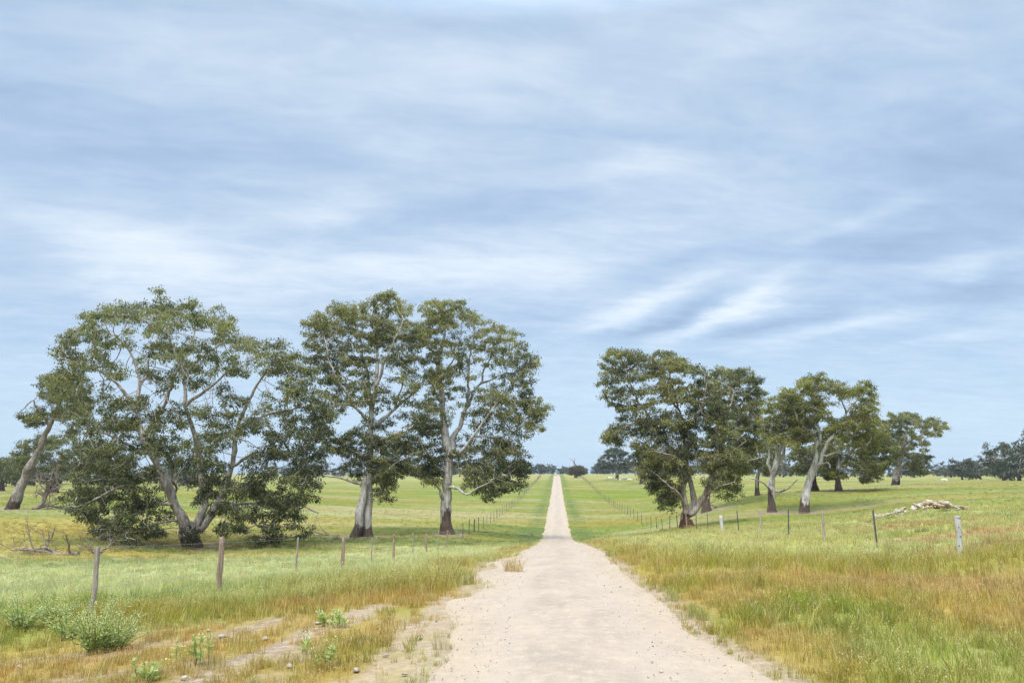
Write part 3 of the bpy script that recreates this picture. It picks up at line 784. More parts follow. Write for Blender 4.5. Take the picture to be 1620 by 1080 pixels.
# ---- the great spreading gum on the left
hero('gum_tree', 'huge spreading gum with low drooping branches and a short thick forked trunk', (305, 867), 55,
     [([(305, 870), (303, 848), (297, 835)], .66, .54),
      ([(300, 842, -.2), (284, 800, -.6), (266, 748, -1.0), (246, 712, -1.0), (230, 683, -.6), (218, 636, 0), (217, 597, .4), (200, 555, .6), (175, 527, .8)], .36, .06),
      ([(303, 842, .3), (316, 800, .6), (315, 751, .4), (311, 704, .2), (299, 653, -.3), (296, 589, -.6), (278, 552, -.4), (262, 510, 0)], .30, .05),
      ([(308, 845, .4), (335, 795, 1.2), (357, 742, 1.2), (366, 695, .9), (379, 653, .5), (412, 602, 0), (432, 578, -.6), (448, 560, -1)], .31, .05),
      ([(230, 690, -.6), (250, 672, -.9), (273, 645, -1.2), (290, 610, -2), (320, 560, -2.5), (335, 520, -2.6)], .16, .04),
      ([(222, 655, -.2), (188, 605, -.6), (150, 582, -1.0), (112, 572, -1.3)], .15, .04),
      ([(218, 610, .4), (224, 560, 1.4), (232, 515, 2.0), (228, 490, 2.2)], .12, .03),
      ([(298, 640, -.4), (337, 617, -.8), (384, 582, -1.2), (420, 566, -1.4)], .13, .035),
      ([(296, 595, -.6), (318, 560, .6), (345, 525, 1.6), (352, 505, 2)], .12, .03),
      ([(240, 720, -1), (200, 690, -2.4), (165, 690, -3.2)], .12, .04), ([(372, 675, .7), (420, 650, 1.8), (470, 640, 2.4), (500, 650, 2.6)], .13, .04),
      ([(360, 735, 1.2), (405, 715, .2), (455, 720, -.8), (495, 735, -1.2)], .14, .04),
      ([(268, 755, -1), (222, 768, -2.4), (183, 790, -3.2), (150, 800, -3.4)], .12, .035), ([(283, 795, -.6), (250, 805, -2.2), (228, 834, -2.8), (210, 868, -3)], .12, .04),
      ([(290, 820, -.5), (262, 830, -3.0), (235, 840, -3.6)], .08, .03),
      ([(330, 800, 1.1), (362, 792, -.6), (396, 810, -1.8), (430, 830, -2.2)], .14, .04), ([(338, 792, 1.2), (380, 800, 2.5), (440, 800, 3.6), (480, 815, 4)], .13, .04),
      ([(350, 755, 1.2), (330, 770, 3.5), (300, 790, 5)], .1, .03), ([(262, 745, -1), (255, 770, 2.5), (230, 790, 4.2), (200, 800, 4.6)], .12, .03)],
     [(80, 562), (92, 534), (124, 495), (145, 483), (200, 473), (240, 465), (273, 462), (315, 471), (358, 483), (377, 517), (398, 524), (430, 528), (458, 541), (488, 580), (517, 622), (526, 655),
      (521, 712), (512, 772), (494, 802), (495, 838), (484, 862), (440, 864), (405, 864), (380, 842), (345, 852), (320, 800), (280, 790), (262, 852), (222, 866), (190, 868), (140, 864), (132, 830), (94, 800), (100, 764), (128, 722), (140, 690), (100, 640), (80, 600)],
     225, 98000, lobe=.95, depth=6.0, seed=11, mats=(BARK_BROWN, LEAF_DARK), dark_h=.9,
     holes=((205, 605, 26, .45), (300, 625, 30, .5), (380, 605, 24, .5), (265, 780, 26, .3), (305, 835, 30, .05)),
     dense=((200, 700, 45, 9, -2.5), (470, 640, 40, 10, 0), (455, 720, 45, 14, -1), (200, 800, 45, 9, -2), (440, 800, 40, 9, 0), (190, 650, 34, 4, 2), (260, 490, 40, 5, 0), (448, 558, 24, 5, 0), (484, 600, 24, 5, 0), (300, 560, 34, 4, 2), (225, 540, 30, 4, 1.5), (345, 545, 30, 4, -1), (160, 560, 30, 4, 0), (500, 660, 20, 3, 1), (430, 830, 40, 5, -1), (200, 840, 35, 4, -2), (160, 770, 30, 6, 0), (160, 830, 26, 5, -1), (135, 790, 24, 5, .5), (330, 700, 40, 5, 3.5), (270, 720, 50, 6, 4), (262, 688, 34, 7, -5), (215, 735, 34, 6, -4.5), (325, 790, 16, 4, -4.5), (410, 760, 30, 7, -4), (460, 790, 30, 6, -3), (345, 665, 26, 4, -4), (330, 740, 18, 3, -4.5), (305, 850, 14, 2, -2)),
     shell=.13, tint=(.46, .2), tintfn=lambda c: (c[:, 2] - 8) * .035, flare=1.12)
# ---- the two tall gums
hero('gum_tree', 'tall gum with a twin pale trunk, left one of the two tall gums', (576, 848), 64,
     [([(581, 852), (583, 810), (583, 766), (585, 700), (586, 684), (590, 644), (596, 600), (598, 560), (592, 520)], .40, .07),
      ([(567, 852, -.5), (571, 815, -.5), (577, 778, -.3), (583, 750)], .36, .30, True),
      ([(584, 672), (562, 644, -.4), (545, 640, -1), (524, 646, -1.6)], .17, .05), ([(560, 644, -.4), (545, 615, -1.2), (530, 580, -1.6), (524, 545, -1.6)], .12, .04),
      ([(588, 672), (608, 658, .6), (623, 644, 1), (650, 618, 1.6), (670, 592, 2)], .19, .05), ([(587, 655), (580, 600, 1.2), (568, 550, 1.8), (560, 510, 2)], .15, .04),
      ([(594, 612), (612, 575, -1), (630, 540, -1.6), (640, 510, -1.8)], .15, .04), ([(620, 648, 1), (632, 600, 2), (640, 560, 2.6)], .1, .03),
      ([(587, 705), (623, 689, -.8), (655, 676, -1.4)], .15, .05), ([(586, 762), (606, 748, -.8), (624, 736, -1.4), (640, 728, -1.8)], .15, .04),
      ([(582, 768), (545, 758, -1), (505, 747, -2)], .12, .04), ([(584, 725), (555, 710, 1.2), (530, 695, 2)], .11, .04), ([(585, 740), (600, 735, 2), (625, 720, 3.2)], .1, .04)],
     [(468, 515), (482, 507), (496, 498), (521, 476), (554, 470), (581, 457), (615, 459), (637, 468), (658, 490), (672, 530), (668, 590), (664, 640), (672, 690), (664, 752), (626, 758), (626, 782), (606, 806), (590, 770), (556, 778), (538, 744), (518, 710), (492, 688), (508, 640), (500, 585)],
     98, 58000, lobe=1.1, depth=4.8, seed=21, mats=(BARK, LEAF), dark_h=1.0, center=580,
     holes=((550, 655, 24, .1), (625, 660, 26, .15), (600, 590, 30, .45), (480, 560, 22, .3), (560, 770, 20, .4)),
     dense=((590, 490, 40, 6, 0), (494, 522, 20, 5, 0), (500, 560, 20, 4, 1), (655, 540, 18, 4, 0), (600, 540, 30, 4, 1.5), (545, 580, 30, 6, -1), (600, 720, 30, 7, -1.5), (640, 720, 28, 8, 0), (555, 700, 26, 5, 0), (530, 500, 26, 4, 0), (600, 760, 18, 3, -.5)),
     shell=.3, tint=(.46, .22), tintfn=lambda c: (c[:, 2] - 9) * .03)
hero('gum_tree', 'tall pale trunked gum with a dark brown foot nearest the left side of the track', (708, 843), 66,
     [([(708, 848), (707, 800), (707, 765), (709, 735), (708, 712), (703, 668), (700, 623), (694, 574), (704, 521), (700, 495)], .50, .06),
      ([(709, 730), (716, 700, .4), (726, 674, .8), (738, 636, 1.2), (754, 611, 1.6), (766, 580, 1.9), (780, 550, 2)], .29, .05),
      ([(712, 716), (722, 720, -.8), (750, 690, -1.4), (772, 660, -1.8), (790, 636, -2)], .18, .05), ([(736, 640, 1.2), (741, 583, .2), (750, 540, -.6), (752, 515, -.8)], .14, .04),
      ([(708, 768), (724, 770, -.8), (741, 780, -1.4), (760, 770, -1.8), (780, 757, -2)], .15, .05), ([(707, 745), (692, 738, -.5), (684, 722, -1), (668, 706, -1.4)], .15, .05),
      ([(707, 775), (698, 785, -.3), (694, 770, -.6), (680, 762, -.9)], .20, .06), ([(701, 640), (684, 610, -1.2), (674, 585, -1.6)], .12, .04),
      ([(697, 600), (720, 560, 1), (728, 525, 1.4)], .11, .03), ([(750, 690, -1.4), (790, 690, -.6), (820, 678, 0), (845, 660, 0)], .12, .04), ([(758, 605, 1.6), (800, 590, .6), (830, 585, 0)], .1, .03),
      ([(712, 740), (735, 730, 1.5), (765, 722, 2.4), (800, 715, 2.8), (825, 725, 2.8)], .12, .04), ([(703, 680), (690, 665, 2), (676, 650, 3)], .1, .03)],
     [(660, 482), (684, 465), (713, 465), (734, 480), (759, 500), (787, 508), (808, 525), (832, 545), (854, 566), (849, 603), (876, 645), (866, 678), (838, 690), (846, 725), (829, 766), (800, 790), (766, 788), (735, 766), (722, 730), (700, 760), (680, 780), (662, 752), (668, 701), (654, 652), (670, 603), (662, 542)],
     98, 60000, lobe=1.1, depth=5.0, seed=31, mats=(BARK, LEAF), dark_h=1.9, center=745,
     holes=((735, 660, 28, .2), (720, 610, 26, .4), (760, 570, 20, .5), (830, 690, 18, .2), (708, 700, 22, .3), (700, 800, 30, .1), (820, 620, 20, .6)),
     dense=((710, 490, 34, 5, 0), (672, 520, 18, 4, 0), (745, 560, 28, 4, 1.5), (690, 590, 20, 5, -1), (800, 545, 30, 5, 0), (840, 640, 24, 5, 0), (800, 730, 34, 12, -.5), (680, 740, 20, 6, 0), (770, 770, 22, 4, -.5), (680, 660, 22, 5, 0), (770, 640, 26, 4, -1), (780, 760, 30, 4, 1)),
     shell=.3, tint=(.5, .22), tintfn=lambda c: (c[:, 2] - 9) * .03)
# ---- leaning gum at the left edge
hero('gum_tree', 'gum leaning steeply to the right at the left edge, behind the huge spreading gum', (18, 805), 78,
     [([(16, 808), (28, 785), (46, 741), (66, 700), (83, 667), (92, 645), (100, 620)], .54, .10),
      ([(80, 672), (66, 650, -.6), (62, 635, -1), (44, 655, -1.4)], .16, .04), ([(88, 655), (110, 640, .8), (130, 625, 1)], .14, .04), ([(86, 662), (110, 668, -1), (135, 665, -1.6)], .12, .04)],
     [(30, 664), (64, 636), (70, 593), (88, 582), (140, 590), (150, 662), (118, 692), (98, 690), (96, 668), (70, 664), (56, 680)],
     30, 15000, dense=((48, 664, 16, 3, 0), (80, 610, 18, 4, 0), (112, 640, 20, 4, 0)), lobe=1.25, depth=4.0, seed=41, mats=(mat_bark('grey_bark', (.34, .30, .26), (.21, .17, .14), (.11, .08, .06)), LEAF), dark_h=1.2, tint=(.5, .2), flare=1.2)
# ---- right hand clump
hero('gum_tree', 'broad many stemmed gum with rusty bark, first tree right of the track', (1087, 828), 63,
     [([(1088, 832), (1087, 823), (1085, 814)], .52, .40),
      ([(1086, 818, -.2), (1079, 795, -.3), (1080, 780, -.3), (1083, 760, -.2), (1078, 735, 0), (1066, 710, .4), (1050, 690, .6), (1036, 668, .6), (1022, 646, .4), (1008, 630, .2), (996, 600, 0), (990, 580, 0)], .26, .05),
      ([(1087, 812), (1096, 790, .4), (1095, 767, .5), (1089, 742, .6), (1086, 700, .8), (1078, 650, 1), (1070, 610, 1.2), (1066, 575, 1.2)], .24, .05),
      ([(1090, 815, .2), (1106, 796, .2), (1120, 776, .2), (1130, 734, .2), (1135, 712, 0), (1135, 678, -.3), (1139, 654, -.4), (1152, 644, -.6), (1160, 620, -.8)], .28, .06),
      ([(1082, 798, -.3), (1068, 779, -1.4), (1050, 765, -2), (1030, 752, -2.4)], .13, .04), ([(1036, 668, .6), (1010, 668, -.4), (980, 680, -1)], .10, .03),
      ([(1020, 645, .4), (990, 640, 1.2), (962, 630, 1.6)], .09, .03), ([(1078, 650, 1), (1050, 610, -.4), (1036, 575, -.8)], .11, .03), ([(1082, 690, .8), (1105, 640, -1.5), (1110, 600, -1.8)], .12, .03),
      ([(1130, 735, .2), (1150, 715, -1), (1170, 700, -1.6)], .1, .03), ([(1078, 735, 0), (1050, 720, -2.4), (1025, 715, -3)], .12, .03), ([(1115, 785, .2), (1128, 770, -1.6), (1150, 760, -2.2)], .1, .03)],
     [(938, 604), (950, 587), (948, 567), (959, 556), (976, 551), (999, 547), (1025, 556), (1056, 548), (1082, 562), (1097, 565), (1114, 580), (1130, 600), (1150, 640), (1168, 680), (1180, 720), (1170, 760), (1176, 782), (1146, 792), (1120, 770), (1100, 750), (1076, 790), (1062, 808), (1050, 805), (1038, 792), (1023, 765), (998, 732), (1004, 708), (978, 700), (949, 688), (958, 674), (980, 660), (955, 643), (949, 625)],
     104, 58000, lobe=1.0, depth=4.4, seed=51, mats=(BARK_RED, LEAF), dark_h=1.0, center=1060,
     holes=((1010, 620, 26, .35), (1090, 780, 24, .08), (990, 665, 20, .35), (1050, 640, 18, .5)),
     dense=((1060, 700, 40, 12, -1), (1040, 750, 30, 8, -.5), (1150, 740, 26, 7, -.5), (1100, 640, 30, 6, 0), (980, 575, 26, 4, 0), (1060, 580, 24, 4, 0), (1060, 780, 16, 4, -.5), (1110, 710, 30, 6, 1.5), (975, 690, 14, 3, 0)),
     shell=.35, tint=(.5, .22), tintfn=lambda c: (c[:, 2] - 6) * .02, flare=1.2)
hero('gum_tree', 'gum with short dark trunk half hidden behind the rusty footed multi stemmed gum', (1118, 808), 86,
     [([(1118, 812), (1120, 780), (1128, 740), (1140, 700), (1150, 660), (1160, 620), (1165, 600)], .42, .08),
      ([(1135, 715), (1165, 690, -1), (1190, 660, -1.6)], .16, .05), ([(1150, 660), (1180, 630, .6), (1196, 610, 1)], .14, .04), ([(1145, 680), (1130, 640, -.6), (1130, 605, -1)], .13, .04), ([(1128, 745), (1160, 735, -1), (1190, 725, -2)], .14, .05)],
     [(1118, 590), (1134, 578), (1172, 578), (1197, 582), (1211, 604), (1218, 626), (1212, 672), (1204, 708), (1194, 740), (1172, 762), (1140, 760), (1125, 720), (1115, 660)],
     62, 30000, lobe=1.2, depth=4.6, seed=61, mats=(BARK, LEAF), dark_h=2.8, tint=(.55, .22), center=1165, dense=((1180, 680, 30, 7, -1),), size=.2)
hero('gum_tree', 'pale forked gum with a dark collar and bright new leaves behind the right fence', (1222, 809), 75,
     [([(1222, 812), (1222, 780), (1222, 755), (1228, 730), (1234, 705), (1238, 680)], .40, .12),
      ([(1221, 770), (1216, 745, -.3), (1213, 715, -.6), (1206, 690, -.8), (1202, 660, -1)], .19, .05), ([(1226, 738), (1240, 720, .4), (1245, 695, .6), (1256, 660, .8), (1262, 630, 1)], .20, .05),
      ([(1220, 778), (1210, 772, -.6), (1196, 763, -1.2), (1180, 758, -1.6)], .14, .04), ([(1224, 776), (1244, 774, .4), (1256, 766, .6), (1268, 758, .8)], .13, .04), ([(1229, 728), (1224, 700, -1), (1226, 670, -1.4)], .14, .04)],
     [(1200, 650), (1212, 632), (1232, 618), (1262, 610), (1280, 640), (1284, 690), (1262, 724), (1240, 698), (1220, 700), (1206, 702), (1194, 690)],
     34, 16000, lobe=1.0, depth=3.2, seed=71, mats=(BARK, LEAF_LIME), dark_h=1.85, tint=(.55, .2), dense=((1226, 672, 16, 6, -1), (1205, 735, 16, 3, 1)), holes=((1226, 730, 20, .1),), flare=1.1)
hero('gum_tree', 'twisted pale gum with two leaders leaning right behind the right fence', (1272, 811), 74,
     [([(1272, 815), (1276, 785), (1283, 752), (1288, 738)], .42, .30),
      ([(1286, 745), (1290, 712, -.2), (1295, 690, -.3), (1285, 662, -.4), (1282, 640, -.4), (1290, 610, -.3)], .22, .05),
      ([(1287, 742), (1298, 730, .3), (1301, 718, .3), (1314, 697, .4), (1336, 676, .6), (1345, 650, .7), (1362, 630, .8), (1372, 612, .8)], .23, .05),
      ([(1292, 735, .1), (1304, 733, -.6), (1306, 742, -.9)], .10, .05), ([(1303, 722, .3), (1324, 714, -.5), (1347, 723, -1)], .11, .03), ([(1345, 652, .7), (1330, 630, 0), (1322, 606, -.3)], .1, .03),
      ([(1292, 700, -.2), (1270, 682, -1), (1252, 660, -1.4), (1244, 635, -1.5)], .13, .03), ([(1322, 688, .5), (1325, 660, 1.4), (1312, 630, 1.8)], .1, .03)],
     [(1230, 622), (1244, 609), (1263, 600), (1277, 588), (1302, 586), (1324, 594), (1338, 608), (1347, 597), (1369, 595), (1387, 613), (1395, 627), (1389, 655), (1402, 690), (1380, 730), (1352, 720), (1330, 690), (1300, 700), (1263, 706), (1246, 680)],
     62, 30000, lobe=.95, depth=3.4, seed=81, mats=(BARK, LEAF_LIME), dark_h=1.2, tint=(.45, .22),
     holes=((1318, 640, 18, .15), (1300, 680, 16, .3), (1340, 690, 18, .3), (1260, 625, 14, .4)), dense=((1290, 660, 26, 5, 1.2), (1370, 650, 16, 3, 0), (1370, 700, 22, 7, 1.5)), flare=1.2)
hero('gum_tree', 'drooping gum with a straight white stem just right of the twisted leaning gum', (1328, 777), 100,
     [([(1328, 780), (1327, 755), (1328, 730), (1332, 700), (1340, 680)], .38, .12), ([(1328, 735), (1350, 710, -.5), (1375, 690, -1), (1395, 680, -1.2)], .17, .05), ([(1330, 715), (1310, 700, 1), (1300, 690, 1.4)], .14, .05), ([(1336, 690), (1360, 670, 1), (1380, 660, 1.2)], .14, .05), ([(1328, 742), (1344, 742, -1), (1352, 752, -1.4)], .08, .03)],
     [(1296, 690), (1320, 660), (1360, 645), (1396, 660), (1416, 686), (1428, 714), (1404, 745), (1382, 766), (1362, 764), (1350, 742), (1336, 770), (1312, 765), (1296, 740)],
     60, 28000, lobe=1.15, depth=4.5, seed=91, mats=(BARK, LEAF_LIME), dark_h=2.6, tint=(.32, .2), size=.2, dense=((1380, 730, 24, 8, -1), (1390, 700, 24, 5, 0)), holes=((1328, 735, 12, .2),))
hero('gum_tree', 'lone spreading gum with a stout trunk and layered umbrella crown, rightmost of the near clump', (1418, 768), 130,
     [([(1417, 770), (1420, 745), (1426, 712), (1432, 690), (1436, 672)], .60, .14), ([(1428, 705), (1450, 690, -1), (1475, 678, -1.6), (1494, 678, -1.8)], .2, .05), ([(1424, 720), (1408, 695, 1), (1402, 672, 1.2)], .19, .05), ([(1424, 715), (1445, 718, 1), (1466, 722, 1.4)], .15, .05), ([(1434, 685), (1450, 668, 1.5), (1465, 662, 2)], .14, .05), ([(1420, 745), (1440, 742, -2), (1462, 746, -2.6)], .14, .05)],
     [(1394, 654), (1422, 644), (1445, 650), (1463, 661), (1475, 655), (1492, 663), (1507, 682), (1488, 692), (1470, 702), (1481, 724), (1460, 730), (1480, 754), (1446, 754), (1428, 728), (1404, 750), (1390, 704)],
     52, 20000, lobe=1.35, depth=5.5, seed=101, mats=(BARK_BROWN, LEAF), dark_h=1.0, tint=(.55, .2), size=.26, spray=.5, step=.55, kill=.65, flat=.45, holes=((1450, 708, 12, .2),))
hero('gum_tree', 'slim gum with a dark foot in the gap left of the pale forked gum', (1199, 783), 98,
     [([(1199, 786), (1199, 760), (1203, 735), (1206, 715)], .30, .10), ([(1202, 740), (1190, 722, -.6), (1180, 712, -1)], .12, .04), ([(1203, 732), (1216, 712, .6), (1222, 700, 1)], .11, .04)],
     [(1168, 700), (1196, 690), (1228, 690), (1240, 720), (1236, 752), (1212, 756), (1206, 735), (1190, 745), (1166, 756), (1158, 728)],
     30, 9000, lobe=1.1, depth=3.5, seed=111, mats=(BARK, LEAF), dark_h=2.0, size=.22, tint=(.4, .2), holes=((1200, 745, 10, .2),))
hero('gum_tree', 'dark trunked gum low behind the fork of the twisted leaning gum', (1290, 774), 104,
     [([(1290, 776), (1289, 755), (1291, 735)], .45, .14), ([(1290, 745), (1275, 728, -1), (1262, 720, -1.4)], .14, .05), ([(1291, 740), (1306, 728, 1), (1318, 726, 1.4)], .14, .05)],
     [(1246, 715), (1270, 700), (1310, 698), (1330, 715), (1330, 755), (1306, 765), (1296, 745), (1275, 752), (1250, 748)],
     34, 11000, lobe=1.2, depth=4, seed=121, mats=(BARK_BROWN, LEAF_DARK), dark_h=3, size=.23, tint=(.5, .2))
# ---- smaller trees across the paddocks
hero('gum_tree', 'two stemmed gum further off in the left paddock, behind the leaning trunk', (82, 780), 118,
     [([(86, 783), (88, 760), (92, 735), (98, 715)], .50, .14), ([(77, 783), (80, 765), (86, 745), (78, 720)], .42, .12, True), ([(90, 742), (115, 722, -1), (135, 712, -1.5)], .18, .05), ([(82, 732), (55, 712, .5), (35, 706, 1)], .16, .05)],
     [(18, 715), (30, 694), (70, 684), (110, 682), (150, 690), (180, 700), (185, 740), (150, 750), (110, 738), (95, 750), (60, 748), (30, 745)],
     46, 14000, lobe=1.5, depth=5, seed=131, mats=(BARK_BROWN, LEAF_DARK), dark_h=2.5, size=.28, step=.6, kill=.7, spray=.5, tint=(.5, .2))
hero('gum_tree', 'dark crowned gum cut off by the left edge of the photo', (4, 772), 150,
     [([(4, 775), (4, 755), (8, 740)], .5, .16), ([(6, 748), (25, 736, -1), (34, 730, -1)], .16, .05), ([(5, 750), (-15, 738, 0), (-25, 732, 0)], .16, .05)],
     [(-40, 750), (-30, 715), (0, 720), (26, 718), (46, 740), (40, 764), (10, 768), (-20, 766)],
     30, 6000, lobe=1.6, depth=5, seed=141, mats=(BARK_BROWN, LEAF_DARK), dark_h=3, size=.32, step=.6, kill=.7, spray=.55)
hero('gum_tree', 'open crowned gum above the sheep, alone on the far rise right of the track', (977, 754), 285,
     [([(977, 756), (976, 745), (975, 735), (972, 722)], .62, .16), ([(976, 742), (962, 728, -1), (952, 722, -1)], .2, .07), ([(976, 738), (986, 724, 1), (990, 715, 1)], .2, .07), ([(974, 730), (968, 716, 1), (966, 710, 1)], .16, .06)],
     [(944, 735), (947, 722), (957, 712), (968, 706), (986, 707), (996, 716), (996, 738), (985, 746), (968, 740), (955, 746)],
     46, 9000, lobe=1.3, depth=4.5, seed=151, mats=(BARK_BROWN, LEAF_FAR), dark_h=2.5, size=.38, spray=.6, step=.6, kill=.7, tip=.02)
hero('gum_tree', 'gum with a pale trunk and a long pale limb sloping down left, beyond the sheep', (1015, 756), 250,
     [([(1015, 758), (1014, 745), (1012, 733), (1010, 722)], .55, .14), ([(1013, 752), (1004, 746, -.5), (996, 741, -1), (988, 737, -1.5)], .28, .10), ([(1012, 738), (1024, 726, 1), (1032, 720, 1)], .2, .07), ([(1013, 740), (1002, 726, 1), (996, 720, 1)], .18, .07)],
     [(984, 735), (994, 718), (1010, 708), (1036, 712), (1044, 740), (1030, 752), (1016, 738), (1000, 740), (994, 748), (986, 746)],
     40, 8000, lobe=1.4, depth=4.5, seed=161, mats=(BARK, LEAF_FAR), dark_h=.8, size=.34, spray=.55, step=.6, kill=.7, tip=.02)
hero('bushy_tree', 'low round bush with a bare dead limb on top beside the far track', (911, 751), 330,
     [([(911, 753), (911, 745), (910, 738), (908, 731)], .6, .25), ([(908, 733), (906, 729), (902, 725.5)], .2, .07), ([(908, 732), (908.5, 728), (908, 724)], .16, .07), ([(911, 745), (902, 742, -.5), (899, 740, -1)], .2, .08), ([(911, 744), (919, 741, .5), (924, 738, 1)], .2, .08)],
     [(897.5, 751.5), (899, 743), (902, 738), (910, 735), (920, 734.5), (926, 740), (925, 751.5)],
     60, 8000, lobe=.95, depth=3.4, seed=171, mats=(DEADWOOD, mat_leaf('brown_scrub_leaves', (.085, .078, .045), (.125, .108, .062), (.165, .135, .08))), dark_h=.5, size=.34, spray=.5, step=.5, kill=.6, tip=.02, shell=.6)

# ---- far treeline: four kinds of gum, copied along the edge of the paddocks
def generic(seed, label, w, h, flat, mats=(BARK_BROWN, LEAF_FAR), leaves=2600, two=False, lobes=26):
    g = np.random.default_rng(seed)
    limbs = [([(0, 0, -.4), (g.normal(0, .3), 0, h * .22), (g.normal(0, .4), g.normal(0, .3), h * .45), (g.normal(0, .5), 0, h * .7)], .42 * h / 9, .1)]
    for k in range(5):
        a = k / 5 * 2 * PI + g.uniform(0, .8); rr = w * .34
        limbs.append(([(0, 0, h * g.uniform(.22, .4)), (math.cos(a) * rr * .5, math.sin(a) * rr * .5, h * .5), (math.cos(a) * rr, math.sin(a) * rr, h * g.uniform(.55, .72))], .16 * h / 9, .06))
    an = np.linspace(0, 2 * PI, 22, endpoint=False); z0 = .14 if flat < .5 else .05
    poly = [(math.cos(a) * w / 2 * (1 + g.normal(0, .10)), h * ((1 + z0) / 2 + math.sin(a) * (1 - z0) / 2 * (1 + g.normal(0, .08)))) for a in an]
    att = crown_points(poly, g, lobes, 1.5 * h / 10, w * .42, per=20, shell=.5, flat=.6)
    tr, lf = tree_mesh(limbs, att, g, mats, leaves, step=.8, kill=.9, tip=.03, dark_h=1.2, size=.62, spray=.8, tint=(.5, .25))
    root = empty('treeline_gum', (0, 0, 0)); tag(root, label, 'tree')
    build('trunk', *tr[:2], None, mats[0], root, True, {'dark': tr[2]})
    build('crown', *lf[:2], None, mats[1], root, False, {'tint': lf[2]})
    return root
FAR = [generic(201, 'x', 11, 9, .6), generic(202, 'x', 13, 11, .5), generic(203, 'x', 9, 8, .7, leaves=2400), generic(204, 'x', 15, 10, .5, leaves=3000)]
first = [True] * 4
def far_tree(px, py, D, sc, label, group, kind=None, use_ground=True):
    k = int(rng.integers(4)) if kind is None else kind
    p = P(px, py, D); p[2] = tz1(p[0], p[1])
    rz = rng.uniform(0, 2 * PI)
    s = (sc * rng.uniform(.9, 1.15), sc * rng.uniform(.9, 1.15), sc * rng.uniform(.88, 1.12))
    if first[k]:
        o = FAR[k]; first[k] = False; o.location = [float(q) for q in p]; o.rotation_euler = (0, 0, rz); o.scale = s; o['label'] = label
    else: o = copy_tree(FAR[k], p, rz, s, label)
    o['group'] = group
    return o
L1 = 'grey green gum in the distant treeline behind the crest of the track'
for px in np.concatenate([np.arange(770, 1010, 5.0), np.arange(1015, 1130, 12)]):
    D = rng.uniform(520, 640); far_tree(px + rng.normal(0, 3), 748, D, rng.uniform(.6, .95) * (1.05 if px < 860 or px > 940 else .72), L1, 'distant treeline behind the crest')
L2 = 'hazy gum in the distant treeline seen behind and between the two tall gums'
for px in np.arange(440, 770, 13): far_tree(px + rng.normal(0, 4), 755, rng.uniform(360, 460), rng.uniform(.55, .85), L2, 'distant treeline behind the tall gums')
L3 = 'dark gum in the treeline along the back of the left paddock'
for px in np.arange(-60, 300, 17): far_tree(px + rng.normal(0, 5), 770, rng.uniform(215, 270), rng.uniform(.6, .9), L3, 'treeline at the back of the left paddock')
L4 = 'dull green gum in the low treeline along the back of the right paddock'
for px in np.arange(1130, 1640, 14): far_tree(px + rng.normal(0, 5), 757, rng.uniform(340, 420), rng.uniform(.62, .88), L4, 'treeline at the back of the right paddock')
far_tree(1522, 757, 270, 1.0, 'rounded gum standing alone in front of the treeline at the far right', 'gums in front of the right treeline', 2)
far_tree(1552, 757, 285, .85, 'smaller gum just right of the rounded lone gum at the far right', 'gums in front of the right treeline', 0)
for (px, D, sc, k, lb) in ((1588, 235, 1.0, 1, 'pale trunked gum in the dark group at the far right edge'), (1612, 225, 1.2, 3, 'tallest gum of the dark group cut by the right edge of the photo'), (1600, 250, 1.0, 0, 'gum at the back of the dark group at the far right edge'), (1640, 215, 1.2, 1, 'outermost gum of the dark group at the right edge')):
    far_tree(px, 757, D, sc, lb, 'dark group of gums at the far right', k)

# ------------------------------------------------------------------ fences
def post_mesh(name, seed, h, r, mat, sides=9, square=False, rings=0):
    g = np.random.default_rng(seed); tb = TB()
    zs = np.r_[np.linspace(-.35, h - .02, 9), h]; rr = r * (1 - .10 * zs / h) * (1 + g.normal(0, .03, len(zs))); rr[-1] *= .86
    pts = np.stack([g.normal(0, .006, len(zs)), g.normal(0, .006, len(zs)), zs], -1)
    if not square: pts[:, 0] += .015 * np.sin(zs * 2.2 + seed)
    tb.tube(pts, rr, sides)
    for q in range(rings):
        z = h * (.93, .74, .66, .45, .20)[q]; tb.tube(np.array([[0, 0, z - .02], [0, 0, z], [0, 0, z + .02]]), [r * .98, r * 1.12, r * .98], sides, True)
    o = tb.out(name, mat); COL.objects.unlink(o); return o
def picket_mesh(h):
    V = []; F = []; T = []
    for a in (0, 2 * PI / 3, 4 * PI / 3):
        c, s = math.cos(a), math.sin(a); n0 = len(V)
        for z in (-.3, h):
            V += [(-s * .004, c * .004, z), (c * .03 - s * .004, s * .03 + c * .004, z), (c * .03 + s * .004, s * .03 - c * .004, z), (s * .004, -c * .004, z)]
        for i_ in range(4): j_ = (i_ + 1) % 4; F.append((n0 + i_, n0 + j_, n0 + 4 + j_, n0 + 4 + i_))
        F.append((n0 + 4, n0 + 5, n0 + 6, n0 + 7))
    o = build('picket', V, F, None, STEEL, None, False, link=False); return o
TIMBER = [post_mesh('post', 1, 1.12, .042, POSTWOOD), post_mesh('post', 2, 1.14, .058, POSTRED), post_mesh('post', 3, 1.12, .05, POSTWOOD), post_mesh('post', 4, 1.16, .056, POSTRED)]
THIN = [post_mesh('post', 5, 1.14, .030, POSTWOOD, 6), post_mesh('post', 6, 1.12, .028, POSTRED, 6)]
WHITEP = post_mesh('post', 7, 1.05, .070, POSTWHITE, 12)
SHORTW = post_mesh('post', 8, .85, .10, POSTWHITE, 12)
PICK = picket_mesh(1.15)

